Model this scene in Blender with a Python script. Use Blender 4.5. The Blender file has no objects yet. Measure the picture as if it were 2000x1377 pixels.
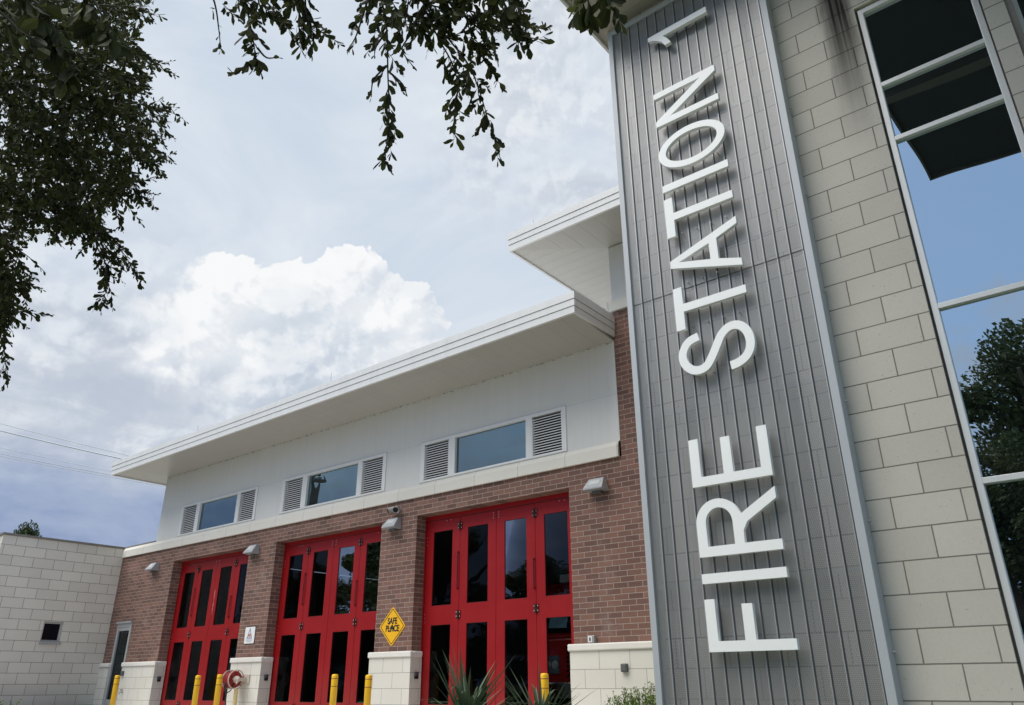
import bpy, bmesh, math, random
from mathutils import Vector, Matrix
random.seed(11)
sc = bpy.context.scene
COL = sc.collection
ZO = 0.68            # eye height above the apparatus-bay floor; heights below are given from the eye

# ------------------------------------------------------------------ node helpers
class NT:
    def __init__(s, tree): s.t = tree; s.t.nodes.clear()
    def n(s, typ, **kw):
        nd = s.t.nodes.new(typ)
        for k, v in kw.items(): setattr(nd, k, v)
        return nd
    def set(s, sock, v):
        if v is None: return
        if hasattr(v, 'node'): s.t.links.new(v, sock)
        else: sock.default_value = v
    def m(s, op, a, b=None, c=None, clamp=False):
        nd = s.n('ShaderNodeMath', operation=op, use_clamp=clamp)
        for i, v in enumerate((a, b, c)): s.set(nd.inputs[i], v)
        return nd.outputs[0]
    def vm(s, op, a, b=None, scale=None):
        nd = s.n('ShaderNodeVectorMath', operation=op)
        s.set(nd.inputs[0], a); s.set(nd.inputs[1], b)
        if scale is not None: s.set(nd.inputs['Scale'], scale)
        return nd.outputs['Value'] if op in ('DOT_PRODUCT', 'LENGTH', 'DISTANCE') else nd.outputs[0]
    def comb(s, x, y, z):
        nd = s.n('ShaderNodeCombineXYZ')
        for i, v in enumerate((x, y, z)): s.set(nd.inputs[i], v)
        return nd.outputs[0]
    def sep(s, v):
        nd = s.n('ShaderNodeSeparateXYZ'); s.set(nd.inputs[0], v); return nd.outputs
    def mix(s, f, a, b, blend='MIX'):
        nd = s.n('ShaderNodeMix', data_type='RGBA', blend_type=blend)
        s.set(nd.inputs[0], f); s.set(nd.inputs[6], a); s.set(nd.inputs[7], b)
        return nd.outputs[2]
    def mixf(s, f, a, b):
        nd = s.n('ShaderNodeMix', data_type='FLOAT')
        s.set(nd.inputs[0], f); s.set(nd.inputs[2], a); s.set(nd.inputs[3], b)
        return nd.outputs[0]
    def ss(s, v, lo, hi, a=0.0, b=1.0):
        nd = s.n('ShaderNodeMapRange', interpolation_type='SMOOTHSTEP')
        for i, q in enumerate((v, lo, hi, a, b)): s.set(nd.inputs[i], q)
        return nd.outputs[0]
    def noise(s, vec, scale, detail=4.0, rough=0.55, dist=0.0):
        nd = s.n('ShaderNodeTexNoise')
        s.set(nd.inputs['Vector'], vec); s.set(nd.inputs['Scale'], scale)
        s.set(nd.inputs['Detail'], detail); s.set(nd.inputs['Roughness'], rough); s.set(nd.inputs['Distortion'], dist)
        return nd.outputs
    def pos(s): return s.n('ShaderNodeNewGeometry').outputs['Position']
    def nor(s): return s.n('ShaderNodeNewGeometry').outputs['Normal']
    def wall_uv(s, ox, oz):
        p = s.sep(s.pos()); n = s.sep(s.n('ShaderNodeNewGeometry').outputs['True Normal'])
        side = s.m('GREATER_THAN', s.m('ABSOLUTE', n[0]), 0.6)
        u = s.mixf(side, p[0], p[1])
        return s.comb(s.m('SUBTRACT', u, ox), s.m('SUBTRACT', p[2], oz), 0.0)
    def bump(s, h, strength=0.3, dist=0.01):
        nd = s.n('ShaderNodeBump'); s.set(nd.inputs['Height'], h)
        nd.inputs['Strength'].default_value = strength; nd.inputs['Distance'].default_value = dist
        return nd.outputs[0]
    def out(s, sh):
        o = s.n('ShaderNodeOutputMaterial'); s.t.links.new(sh, o.inputs['Surface'])
    def pbsdf(s, color, rough=0.6, metal=0.0, normal=None, spec=0.5, **kw):
        b = s.n('ShaderNodeBsdfPrincipled')
        s.set(b.inputs['Base Color'], color); s.set(b.inputs['Roughness'], rough); s.set(b.inputs['Metallic'], metal)
        b.inputs['Specular IOR Level'].default_value = spec
        if normal is not None: s.set(b.inputs['Normal'], normal)
        for k, v in kw.items(): s.set(b.inputs[k], v)
        return b.outputs[0]

def C(r, g, b): return (r, g, b, 1.0)
M = {}
def newmat(name):
    m = bpy.data.materials.new(name); m.use_nodes = True; M[name] = m
    return NT(m.node_tree)

def plain(name, col, rough=0.5, metal=0.0, var=0.12, vscale=2.5, bump=0.0, bscale=60, spec=0.5, streak=0.0):
    t = newmat(name); p = t.pos()
    nz = t.noise(p, vscale, 5)[0]
    f = t.m('MULTIPLY_ADD', t.m('SUBTRACT', nz, 0.5), var * 2, 1.0)
    if streak > 0:
        sx = t.vm('MULTIPLY', p, (5.0, 5.0, 0.35))
        st = t.ss(t.noise(sx, 1.4, 5, 0.6)[0], 0.42, 0.75)
        f = t.m('MULTIPLY', f, t.m('MULTIPLY_ADD', st, -streak, 1.0))
    c = t.vm('SCALE', col[:3], scale=f)
    nrm = t.bump(t.noise(p, bscale, 3)[0], bump, 0.004) if bump else None
    t.out(t.pbsdf(c, t.m('MULTIPLY_ADD', nz, 0.15, rough - 0.07), metal, nrm, spec))
    return M[name]

def masonry(name, ox, oz, bw, rh, mortar, c1, c2, cm, rough=0.85, bump=0.5, grime=0.12, stain=False, offset=0.5, speck=0.0, salt=0.0):
    t = newmat(name); uv = t.wall_uv(ox, oz); p = t.pos()
    wob = t.vm('SCALE', t.vm('SUBTRACT', t.noise(p, 9, 2)[1], (0.5, 0.5, 0.5)), scale=mortar * 0.5)
    b = t.n('ShaderNodeTexBrick'); b.offset = offset; b.offset_frequency = 2; b.squash = 1.0
    t.set(b.inputs['Vector'], t.vm('ADD', uv, wob)); b.inputs['Color1'].default_value = c1; b.inputs['Color2'].default_value = c2
    b.inputs['Mortar'].default_value = cm; b.inputs['Scale'].default_value = 1.0
    b.inputs['Mortar Size'].default_value = mortar; b.inputs['Mortar Smooth'].default_value = 0.15
    b.inputs['Bias'].default_value = 0.0; b.inputs['Brick Width'].default_value = bw; b.inputs['Row Height'].default_value = rh
    big = t.noise(p, 0.8, 5, 0.6)[0]; fine = t.noise(p, 55, 4, 0.6)[0]
    f = t.m('MULTIPLY_ADD', t.m('SUBTRACT', big, 0.5), grime * 2, 1.0)
    f = t.m('MULTIPLY', f, t.m('MULTIPLY_ADD', t.m('SUBTRACT', fine, 0.5), grime * 1.3, 1.0))
    if speck:
        sp = t.ss(t.noise(p, 38, 1)[0], 0.735, 0.78)
        f = t.m('MULTIPLY', f, t.m('MULTIPLY_ADD', sp, -speck, 1.0))
    c = t.vm('SCALE', b.outputs['Color'], scale=f)
    if salt:    # pale salt bloom in patches, and soil splashed up near the ground
        sm = t.m('MULTIPLY', t.ss(t.noise(p, 1.1, 6, 0.65)[0], 0.54, 0.74), t.noise(p, 14, 4, 0.6)[0])
        c = t.mix(t.m('MULTIPLY', sm, salt * 1.6), c, C(0.42, 0.36, 0.33))
    if stain:   # black run-off below a leaking joint beside the window head
        q = t.sep(p)
        wig = t.m('MULTIPLY', t.m('SUBTRACT', t.noise(t.vm('MULTIPLY', p, (2, 2, 0.9)), 1.6, 4)[0], 0.5), 0.10)
        dx = t.m('ADD', t.m('SUBTRACT', q[0], -1.25), wig)
        w = t.m('MULTIPLY_ADD', t.noise(t.vm('MULTIPLY', p, (3, 3, 0.8)), 2.0, 5)[0], 0.22, 0.15)
        core = t.ss(t.m('ABSOLUTE', dx), w, t.m('MULTIPLY', w, 0.2), 0, 1)
        zf = t.ss(q[2], 6.1, 8.6)
        streak = t.ss(t.noise(t.vm('MULTIPLY', p, (26, 26, 0.5)), 1.0, 4)[0], 0.3, 0.6)
        amt = t.m('MULTIPLY', t.m('MULTIPLY', core, zf), t.m('MULTIPLY_ADD', streak, 0.22, 0.80))
        c = t.mix(amt, c, C(0.016, 0.014, 0.013))
    h = t.m('ADD', t.m('MULTIPLY', b.outputs['Fac'], -1.0), t.m('MULTIPLY', fine, 0.25))
    t.out(t.pbsdf(c, rough, 0, t.bump(h, bump, 0.006), 0.3))
    return M[name]

STONE = C(0.66, 0.64, 0.59)
masonry('brick', -8.555, 0.665 + ZO, 0.305, 0.1016, 0.0062, C(0.225, 0.122, 0.094), C(0.128, 0.073, 0.060), C(0.355, 0.288, 0.247), grime=0.17, bump=0.6, salt=0.30)
masonry('plinth_stone', -8.61, 0.54 - 0.3145 * 4 + ZO, 0.63, 0.3145, 0.0045, C(0.71, 0.69, 0.62), C(0.67, 0.65, 0.58), C(0.26, 0.25, 0.22), grime=0.06, bump=0.35)
masonry('annex_stone', -3.07, 4.02 - 0.3055 * 16 + ZO, 0.615, 0.3055, 0.006, C(0.75, 0.705, 0.63), C(0.67, 0.628, 0.56), C(0.17, 0.155, 0.135), grime=0.11, bump=0.4)
masonry('tower_stone', -1.4655, 0.1435 - 0.3024 * 8 + ZO, 0.6155, 0.3024, 0.0068, C(0.575, 0.543, 0.485), C(0.515, 0.486, 0.433), C(0.19, 0.176, 0.152), grime=0.13, bump=0.4, stain=True, speck=0.3)
masonry('ledge_stone', -8.588, -1.0, 1.225, 40.0, 0.005, C(0.69, 0.67, 0.61), C(0.66, 0.64, 0.585), C(0.33, 0.31, 0.28), grime=0.08, bump=0.3, offset=0.0)
plain('cap_stone', C(0.74, 0.72, 0.665), 0.8, var=0.07, vscale=4, bump=0.15)
plain('coping_metal', C(0.21, 0.19, 0.17), 0.7, var=0.35, vscale=4)
plain('white_metal', C(0.70, 0.71, 0.71), 0.45, var=0.04, streak=0.06)
plain('fascia_groove', C(0.12, 0.12, 0.12), 0.7)
plain('silver_frame', C(0.70, 0.71, 0.71), 0.38, 0.15, var=0.05)
plain('frame_grey', C(0.44, 0.45, 0.45), 0.45, 0.2, var=0.08)
plain('panel_frame', C(0.44, 0.47, 0.50), 0.5, 0.1, var=0.04)
plain('letter_white', C(0.90, 0.92, 0.92), 0.35, var=0.02)
plain('pin_metal', C(0.5, 0.5, 0.5), 0.3, 0.8)
t = newmat('red_paint'); p = t.pos(); q = t.sep(p)
nz = t.noise(p, 1.4, 5, 0.6)[0]; dust = t.m('MULTIPLY', t.ss(q[2], 1.3, 0.0), t.noise(p, 5, 5, 0.65)[0])
vs_ = t.ss(t.noise(t.vm('MULTIPLY', p, (12, 12, 0.7)), 1.0, 4)[0], 0.55, 0.8)
c = t.vm('SCALE', (0.30, 0.006, 0.009), scale=t.m('MULTIPLY_ADD', t.m('SUBTRACT', nz, 0.5), 0.30, 0.96))
c = t.mix(t.m('MULTIPLY', dust, 0.16), c, C(0.30, 0.16, 0.13)); c = t.mix(t.m('MULTIPLY', vs_, 0.10), c, C(0.33, 0.10, 0.09))
scf = t.m('MULTIPLY', t.m('MULTIPLY', t.ss(t.m('ABSOLUTE', t.m('SUBTRACT', q[0], -21.575)), 0.022, 0.006), t.m('MULTIPLY', t.ss(q[2], 2.55, 2.65), t.ss(q[2], 3.35, 3.2))), t.ss(t.noise(p, 9, 4)[0], 0.35, 0.6))
c = t.mix(t.m('MULTIPLY', scf, 0.7), c, C(0.62, 0.45, 0.42))
t.out(t.pbsdf(c, t.m('MULTIPLY_ADD', nz, 0.25, 0.30), 0, t.bump(t.noise(p, 3.0, 2)[0], 0.10, 0.01), 0.32))
plain('black_rubber', C(0.012, 0.012, 0.013), 0.5)
plain('hinge_metal', C(0.10, 0.02, 0.02), 0.4, 0.4)
plain('bolt_metal', C(0.55, 0.50, 0.47), 0.35, 0.8)
plain('louver_white', C(0.70, 0.71, 0.71), 0.5, var=0.03)
plain('dark_void', C(0.012, 0.012, 0.013), 0.9)
plain('bollard_yellow', C(0.86, 0.50, 0.008), 0.42, var=0.07, vscale=6, streak=0.12)
plain('bollard_band', C(0.33, 0.12, 0.02), 0.5)
plain('lamp_grey', C(0.40, 0.42, 0.44), 0.42, 0.3, var=0.05)
plain('lamp_glass', C(0.55, 0.57, 0.58), 0.25)
plain('box_grey', C(0.10, 0.105, 0.11), 0.55)
plain('box_light', C(0.38, 0.38, 0.37), 0.45, 0.4)
plain('sign_white', C(0.80, 0.80, 0.79), 0.45, var=0.03)
plain('sign_black', C(0.016, 0.015, 0.015), 0.5)
plain('sign_yellow', C(0.86, 0.46, 0.008), 0.45, var=0.03)
plain('sign_blue', C(0.08, 0.14, 0.36), 0.5)
plain('sign_orange', C(0.50, 0.20, 0.06), 0.5)
plain('sign_text_grey', C(0.42, 0.45, 0.50), 0.6)
plain('reel_red', C(0.30, 0.02, 0.022), 0.45)
plain('reel_cream', C(0.55, 0.48, 0.40), 0.5)
plain('hose_dark', C(0.03, 0.028, 0.028), 0.6)
plain('pipe_cream', C(0.72, 0.58, 0.26), 0.5)
plain('chrome', C(0.75, 0.75, 0.76), 0.12, 1.0)
plain('truck_red', C(0.5, 0.012, 0.014), 0.2)
plain('truck_white', C(0.8, 0.8, 0.8), 0.3)
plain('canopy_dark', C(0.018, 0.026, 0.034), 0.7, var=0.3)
plain('canopy_steel', C(0.10, 0.10, 0.10), 0.6)
plain('interior', C(0.24, 0.24, 0.23), 0.8)
plain('concrete', C(0.52, 0.50, 0.46), 0.85, var=0.14, vscale=1.2, bump=0.2)
plain('asphalt', C(0.055, 0.055, 0.057), 0.9, var=0.2, vscale=3, bump=0.3)
plain('grass', C(0.09, 0.115, 0.045), 0.9, var=0.4, vscale=3, bump=0.5)
plain('wire_grey', C(0.42, 0.46, 0.50), 0.6, 0.2)
plain('wood_pole', C(0.14, 0.10, 0.075), 0.9, var=0.3, vscale=6)
plain('steel_rod', C(0.5, 0.5, 0.5), 0.4, 0.6)
plain('bark', C(0.07, 0.058, 0.048), 0.95, var=0.3, vscale=12, bump=0.6, bscale=30)
plain('curb_white', C(0.55, 0.54, 0.51), 0.8)

# stucco / metal-panel clerestory wall
t = newmat('wall_panel'); p = t.pos(); q = t.sep(p)
vst = t.ss(t.noise(t.vm('MULTIPLY', p, (7, 7, 0.5)), 1.0, 5, 0.6)[0], 0.35, 0.8)
mot = t.noise(p, 1.3, 5)[0]
f = t.m('MULTIPLY', t.m('MULTIPLY_ADD', vst, -0.045, 1.02), t.m('MULTIPLY_ADD', t.m('SUBTRACT', mot, 0.5), 0.1, 1.0))
ln = t.ss(t.m('ABSOLUTE', t.m('SUBTRACT', q[2], 5.305 + ZO)), 0.009, 0.003)
f = t.m('MULTIPLY', f, t.m('MULTIPLY_ADD', ln, -0.16, 1.0))
for xs_ in (-24.4, -22.0, -19.0, -16.2, -13.4, -10.7, -7.95):
    vl = t.ss(t.m('ABSOLUTE', t.m('SUBTRACT', q[0], xs_)), 0.008, 0.002)
    f = t.m('MULTIPLY', f, t.m('MULTIPLY_ADD', vl, -0.07, 1.0))
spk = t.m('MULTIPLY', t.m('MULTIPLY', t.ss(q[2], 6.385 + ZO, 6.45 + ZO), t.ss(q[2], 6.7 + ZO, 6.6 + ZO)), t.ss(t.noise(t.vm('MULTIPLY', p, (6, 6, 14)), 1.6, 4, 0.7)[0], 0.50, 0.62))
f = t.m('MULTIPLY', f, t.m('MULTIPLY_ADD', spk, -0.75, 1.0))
drip = t.m('MULTIPLY', t.ss(t.noise(t.vm('MULTIPLY', p, (9, 9, 0.3)), 1.3, 4)[0], 0.56, 0.72), t.ss(q[2], 4.6 + ZO, 4.33 + ZO))
f = t.m('MULTIPLY', f, t.m('MULTIPLY_ADD', drip, -0.16, 1.0))
t.out(t.pbsdf(t.vm('SCALE', (0.63, 0.632, 0.612), scale=f), 0.6, 0, t.bump(t.noise(p, 120, 3)[0], 0.12, 0.003)))

# soffit boards: a shallow V joint every board
def soffit(name, axis, pitch, col):
    t = newmat(name); q = t.sep(t.pos())
    fr = t.m('FRACT', t.m('DIVIDE', q[axis], pitch))
    d = t.m('ABSOLUTE', t.m('SUBTRACT', fr, 0.5))
    j = t.ss(d, 0.5 - 0.022 / pitch * 0.5, 0.5)
    nz = t.noise(t.pos(), 1.2, 4)[0]
    f = t.m('MULTIPLY', t.m('MULTIPLY_ADD', t.m('SUBTRACT', nz, 0.5), 0.16, 1.0), t.m('MULTIPLY_ADD', j, -0.22, 1.0))
    wav = t.m('MULTIPLY', t.m('SINE', t.m('MULTIPLY', fr, 6.283)), 0.15)
    h = t.m('ADD', t.m('MULTIPLY', j, -1.0), wav)
    t.out(t.pbsdf(t.vm('SCALE', col, scale=f), 0.34, 0, t.bump(h, 0.35, 0.012)))
soffit('soffit_x', 0, 0.405, (0.43, 0.42, 0.39)); soffit('soffit_y', 1, 0.305, (0.47, 0.46, 0.43))
soffit('soffit_tower', 1, 0.405, (0.42, 0.405, 0.37))

# perforated sheet: real see-through holes on a hexagonal grid
t = newmat('perforated_metal'); q = t.sep(t.pos())
pit = 0.0205; rowh = pit * 0.8660254
def cell(ox, oz):
    a = t.m('SUBTRACT', t.m('FRACT', t.m('ADD', t.m('DIVIDE', q[0], pit), ox)), 0.5)
    b = t.m('SUBTRACT', t.m('FRACT', t.m('ADD', t.m('DIVIDE', q[2], rowh * 2), oz)), 0.5)
    a = t.m('MULTIPLY', a, pit); b = t.m('MULTIPLY', b, rowh * 2)
    return t.m('SQRT', t.m('ADD', t.m('MULTIPLY', a, a), t.m('MULTIPLY', b, b)))
d = t.m('MINIMUM', cell(0.0, 0.0), cell(0.5, 0.5))
hole = t.m('LESS_THAN', d, 0.0062)
nz = t.noise(t.vm('MULTIPLY', t.pos(), (5, 5, 0.25)), 1.6, 5, 0.6)[0]
pcell = t.m('FLOOR', t.m('DIVIDE', t.m('ADD', q[0], 4.345), 0.1498))
wn = t.n('ShaderNodeTexWhiteNoise', noise_dimensions='1D'); t.set(wn.inputs['W'], pcell)
f = t.m('MULTIPLY', t.m('MULTIPLY_ADD', t.m('SUBTRACT', nz, 0.5), 0.35, 1.0), t.m('MULTIPLY_ADD', wn.outputs[0], 0.14, 0.93))
sc_ = t.m('MULTIPLY', t.ss(t.noise(t.vm('MULTIPLY', t.pos(), (46, 1, 0.9)), 1.0, 3)[0], 0.63, 0.70), t.ss(q[0], -3.75, -4.1))
pcol = t.mix(t.m('MULTIPLY', sc_, 0.55), t.vm('SCALE', (0.31, 0.314, 0.319), scale=f), C(0.62, 0.64, 0.66))
bs = t.pbsdf(pcol, t.m('MULTIPLY_ADD', wn.outputs[0], 0.16, 0.34), 0.35)
tr = t.n('ShaderNodeBsdfTransparent')
mx = t.n('ShaderNodeMixShader'); t.set(mx.inputs[0], hole); t.set(mx.inputs[1], bs); t.set(mx.inputs[2], tr.outputs[0])
t.out(mx.outputs[0])
plain('rib_metal', C(0.37, 0.38, 0.39), 0.4, 0.35, var=0.08)
plain('groove_dark', C(0.14, 0.143, 0.147), 0.6)

# coated tower glass: mostly mirror, slightly bowed
def coated(name, tint, refl, body, wob):
    t = newmat(name); p = t.pos()
    h = t.noise(p, wob[0], 1, 0.4)[0]
    nb = t.n('ShaderNodeBump'); t.set(nb.inputs['Height'], h); nb.inputs['Strength'].default_value = 1.0; nb.inputs['Distance'].default_value = wob[1]
    g = t.n('ShaderNodeBsdfGlossy'); g.inputs['Color'].default_value = tint; g.inputs['Roughness'].default_value = 0.0
    t.set(g.inputs['Normal'], nb.outputs[0])
    di = t.n('ShaderNodeBsdfDiffuse'); di.inputs['Color'].default_value = body
    lw = t.n('ShaderNodeFresnel'); lw.inputs['IOR'].default_value = 1.5
    fac = t.m('MULTIPLY_ADD', lw.outputs[0], 0.8, refl, clamp=True)
    mx = t.n('ShaderNodeMixShader'); t.set(mx.inputs[0], fac); t.set(mx.inputs[1], di.outputs[0]); t.set(mx.inputs[2], g.outputs[0])
    t.out(mx.outputs[0])
coated('tower_glass', C(0.80, 0.92, 1.0), 0.62, C(0.006, 0.008, 0.009), (0.55, 0.022))
coated('clerestory_glass', C(0.66, 0.90, 1.0), 0.21, C(0.012, 0.016, 0.018), (0.9, 0.012))
# tinted clear door glass
t = newmat('door_glass')
g = t.n('ShaderNodeBsdfGlossy'); g.inputs['Color'].default_value = C(0.85, 0.92, 1.0); g.inputs['Roughness'].default_value = 0.0
nb = t.n('ShaderNodeBump'); t.set(nb.inputs['Height'], t.noise(t.pos(), 1.3, 1)[0]); nb.inputs['Strength'].default_value = 1.0; nb.inputs['Distance'].default_value = 0.004
t.set(g.inputs['Normal'], nb.outputs[0])
tr = t.n('ShaderNodeBsdfTransparent'); tr.inputs['Color'].default_value = C(0.42, 0.46, 0.45)
fr = t.n('ShaderNodeFresnel'); fr.inputs['IOR'].default_value = 1.55
fac = t.m('MULTIPLY', fr.outputs[0], 0.38, clamp=True)
mx = t.n('ShaderNodeMixShader'); t.set(mx.inputs[0], fac); t.set(mx.inputs[1], tr.outputs[0]); t.set(mx.inputs[2], g.outputs[0])
t.out(mx.outputs[0])
t = newmat('dark_window')
g = t.n('ShaderNodeBsdfGlossy'); g.inputs['Color'].default_value = C(0.6, 0.75, 1.0); g.inputs['Roughness'].default_value = 0.02
di = t.n('ShaderNodeBsdfDiffuse'); di.inputs['Color'].default_value = C(0.008, 0.009, 0.012)
mx = t.n('ShaderNodeMixShader'); mx.inputs[0].default_value = 0.02; t.set(mx.inputs[1], di.outputs[0]); t.set(mx.inputs[2], g.outputs[0]); t.out(mx.outputs[0])
# leaves
def leafmat(name, c1, c2, trans):
    t = newmat(name); p = t.pos()
    at = t.n('ShaderNodeAttribute'); at.attribute_name = 'tint'
    c = t.mix(at.outputs['Fac'], c1, c2)
    b = t.pbsdf(c, 0.6, 0, None, 0.22)
    tl = t.n('ShaderNodeBsdfTranslucent'); t.set(tl.inputs['Color'], t.vm('SCALE', c, scale=1.3))
    mx = t.n('ShaderNodeMixShader'); mx.inputs[0].default_value = trans; t.set(mx.inputs[1], b); t.set(mx.inputs[2], tl.outputs[0])
    t.out(mx.outputs[0])
leafmat('oak_leaf', C(0.024, 0.029, 0.012), C(0.080, 0.095, 0.028), 0.28)
leafmat('far_leaf', C(0.035, 0.055, 0.022), C(0.07, 0.095, 0.035), 0.2)
leafmat('yucca_leaf', C(0.05, 0.08, 0.045), C(0.115, 0.155, 0.095), 0.1)
leafmat('shrub_leaf', C(0.07, 0.13, 0.02), C(0.19, 0.28, 0.05), 0.25)

# ------------------------------------------------------------------ mesh helpers
class MB:
    """collects shapes; build() links them as one mesh object (heights are given from the eye)"""
    def __init__(s): s.v = []; s.f = []; s.mi = []; s.cur = 0; s.mats = []; s.tint = []
    def mat(s, name):
        if name not in s.mats: s.mats.append(name)
        s.cur = s.mats.index(name); return s
    def add(s, vs, fs, tint=0.5):
        o = len(s.v); s.v += [tuple(v) for v in vs]; s.tint += [tint] * len(vs)
        for f in fs: s.f.append([i + o for i in f]); s.mi.append(s.cur)
        return s
    def hexa(s, p):   # 8 points: bottom ring 0-3, top ring 4-7 (counter-clockwise from above)
        return s.add(p, [(3, 2, 1, 0), (4, 5, 6, 7), (0, 1, 5, 4), (1, 2, 6, 5), (2, 3, 7, 6), (3, 0, 4, 7)])
    def box(s, x0, x1, y0, y1, z0, z1):
        return s.hexa([(x0, y0, z0), (x1, y0, z0), (x1, y1, z0), (x0, y1, z0), (x0, y0, z1), (x1, y0, z1), (x1, y1, z1), (x0, y1, z1)])
    def prism(s, prof, x0, x1, axis='x'):   # profile in (y,z) swept along x, or in (x,z) along y, or (x,y) along z
        n = len(prof)
        def pt(a, q):
            if axis == 'x': return (a, q[0], q[1])
            if axis == 'y': return (q[0], a, q[1])
            return (q[0], q[1], a)
        vs = [pt(x0, q) for q in prof] + [pt(x1, q) for q in prof]
        fs = [tuple(range(n))[::-1], tuple(range(n, 2 * n))] + [(i, (i + 1) % n, n + (i + 1) % n, n + i) for i in range(n)]
        return s.add(vs, fs)
    def tube(s, pts, r, n=8, cap=True):
        pts = [Vector(p) for p in pts]; rs = r if isinstance(r, (list, tuple)) else [r] * len(pts)
        vs = []; fs = []
        for i, p in enumerate(pts):
            d = (pts[min(i + 1, len(pts) - 1)] - pts[max(i - 1, 0)]).normalized()
            a = d.cross(Vector((0, 0, 1)) if abs(d.z) < 0.9 else Vector((1, 0, 0))).normalized(); b = d.cross(a)
            for k in range(n):
                th = 2 * math.pi * k / n
                vs.append(p + (a * math.cos(th) + b * math.sin(th)) * rs[i])
        for i in range(len(pts) - 1):
            for k in range(n):
                k2 = (k + 1) % n
                fs.append((i * n + k, i * n + k2, (i + 1) * n + k2, (i + 1) * n + k))
        if cap: fs.append(tuple(range(n))[::-1]); fs.append(tuple(range((len(pts) - 1) * n, len(pts) * n)))
        return s.add(vs, fs)
    def lathe(s, c, prof, axis='z', n=20):   # prof: (radius, height along axis)
        vs = []; fs = []
        for r, h in prof:
            for k in range(n):
                th = 2 * math.pi * k / n; a, b = r * math.cos(th), r * math.sin(th)
                o = {'z': (a, b, h), 'x': (h, a, b), 'y': (a, h, b)}[axis]
                vs.append((c[0] + o[0], c[1] + o[1], c[2] + o[2]))
        for i in range(len(prof) - 1):
            for k in range(n):
                k2 = (k + 1) % n; fs.append((i * n + k, i * n + k2, (i + 1) * n + k2, (i + 1) * n + k))
        fs.append(tuple(range(n))[::-1]); fs.append(tuple(range((len(prof) - 1) * n, len(prof) * n)))
        return s.add(vs, fs)
    def build(s, name, mat=None, parent=None, smooth=False, bevel=0.0, tint=False):
        if mat and not s.mats: s.mats = [mat]
        off = Vector((0, 0, 0)); par = parent
        while par is not None: off += par.location; par = par.parent
        me = bpy.data.meshes.new(name)
        me.from_pydata([(v[0] - off.x, v[1] - off.y, v[2] + ZO - off.z) for v in s.v], [], s.f)
        for q in s.mats: me.materials.append(M[q])
        me.polygons.foreach_set('material_index', s.mi)
        if tint:
            at = me.attributes.new('tint', 'FLOAT', 'POINT'); at.data.foreach_set('value', s.tint)
        me.update()
        bm = bmesh.new(); bm.from_mesh(me)
        if not tint: bmesh.ops.recalc_face_normals(bm, faces=bm.faces)
        bm.to_mesh(me); bm.free()
        if smooth:
            for pl in me.polygons: pl.use_smooth = True
        o = bpy.data.objects.new(name, me); COL.objects.link(o)
        if parent: o.parent = parent
        if bevel:
            b = o.modifiers.new('edge', 'BEVEL'); b.width = bevel; b.segments = 2; b.limit_method = 'ANGLE'; b.angle_limit = math.radians(40)
        return o

def tag(o, label=None, cat=None, group=None, kind=None):
    if label: o['label'] = label
    if cat: o['category'] = cat
    if group: o['group'] = group
    if kind: o['kind'] = kind
    return o
def thing(name, loc, label, cat, group=None):
    o = bpy.data.objects.new(name, None); o.empty_display_size = 0.2
    o.location = (loc[0], loc[1], loc[2] + ZO); COL.objects.link(o)
    return tag(o, label, cat, group)

def wall_grid(mb, x0, x1, z0, z1, y, depth, opens):
    """front face at y with openings cut out, reveals going back by depth (+y)"""
    xs = sorted({x0, x1, *[o[0] for o in opens], *[o[1] for o in opens]}); zs = sorted({z0, z1, *[o[2] for o in opens], *[o[3] for o in opens]})
    xs = [x for x in xs if x0 <= x <= x1]; zs = [z for z in zs if z0 <= z <= z1]
    def solid(i, j):
        if i < 0 or j < 0 or i >= len(xs) - 1 or j >= len(zs) - 1: return False
        cx, cz = (xs[i] + xs[i + 1]) / 2, (zs[j] + zs[j + 1]) / 2
        return not any(o[0] < cx < o[1] and o[2] < cz < o[3] for o in opens)
    for i in range(len(xs) - 1):
        for j in range(len(zs) - 1):
            if not solid(i, j): continue
            a, b, c, d = xs[i], xs[i + 1], zs[j], zs[j + 1]
            mb.add([(a, y, c), (b, y, c), (b, y, d), (a, y, d)], [(0, 1, 2, 3)])
            mb.add([(a, y + depth, c), (b, y + depth, c), (b, y + depth, d), (a, y + depth, d)], [(3, 2, 1, 0)])
            for di, dj, e in ((-1, 0, ((a, c), (a, d))), (1, 0, ((b, c), (b, d))), (0, -1, ((a, c), (b, c))), (0, 1, ((a, d), (b, d)))):
                if not solid(i + di, j + dj):
                    (p0, q0), (p1, q1) = e
                    mb.add([(p0, y, q0), (p1, y, q1), (p1, y + depth, q1), (p0, y + depth, q0)], [(0, 1, 2, 3)])
    return mb

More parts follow.
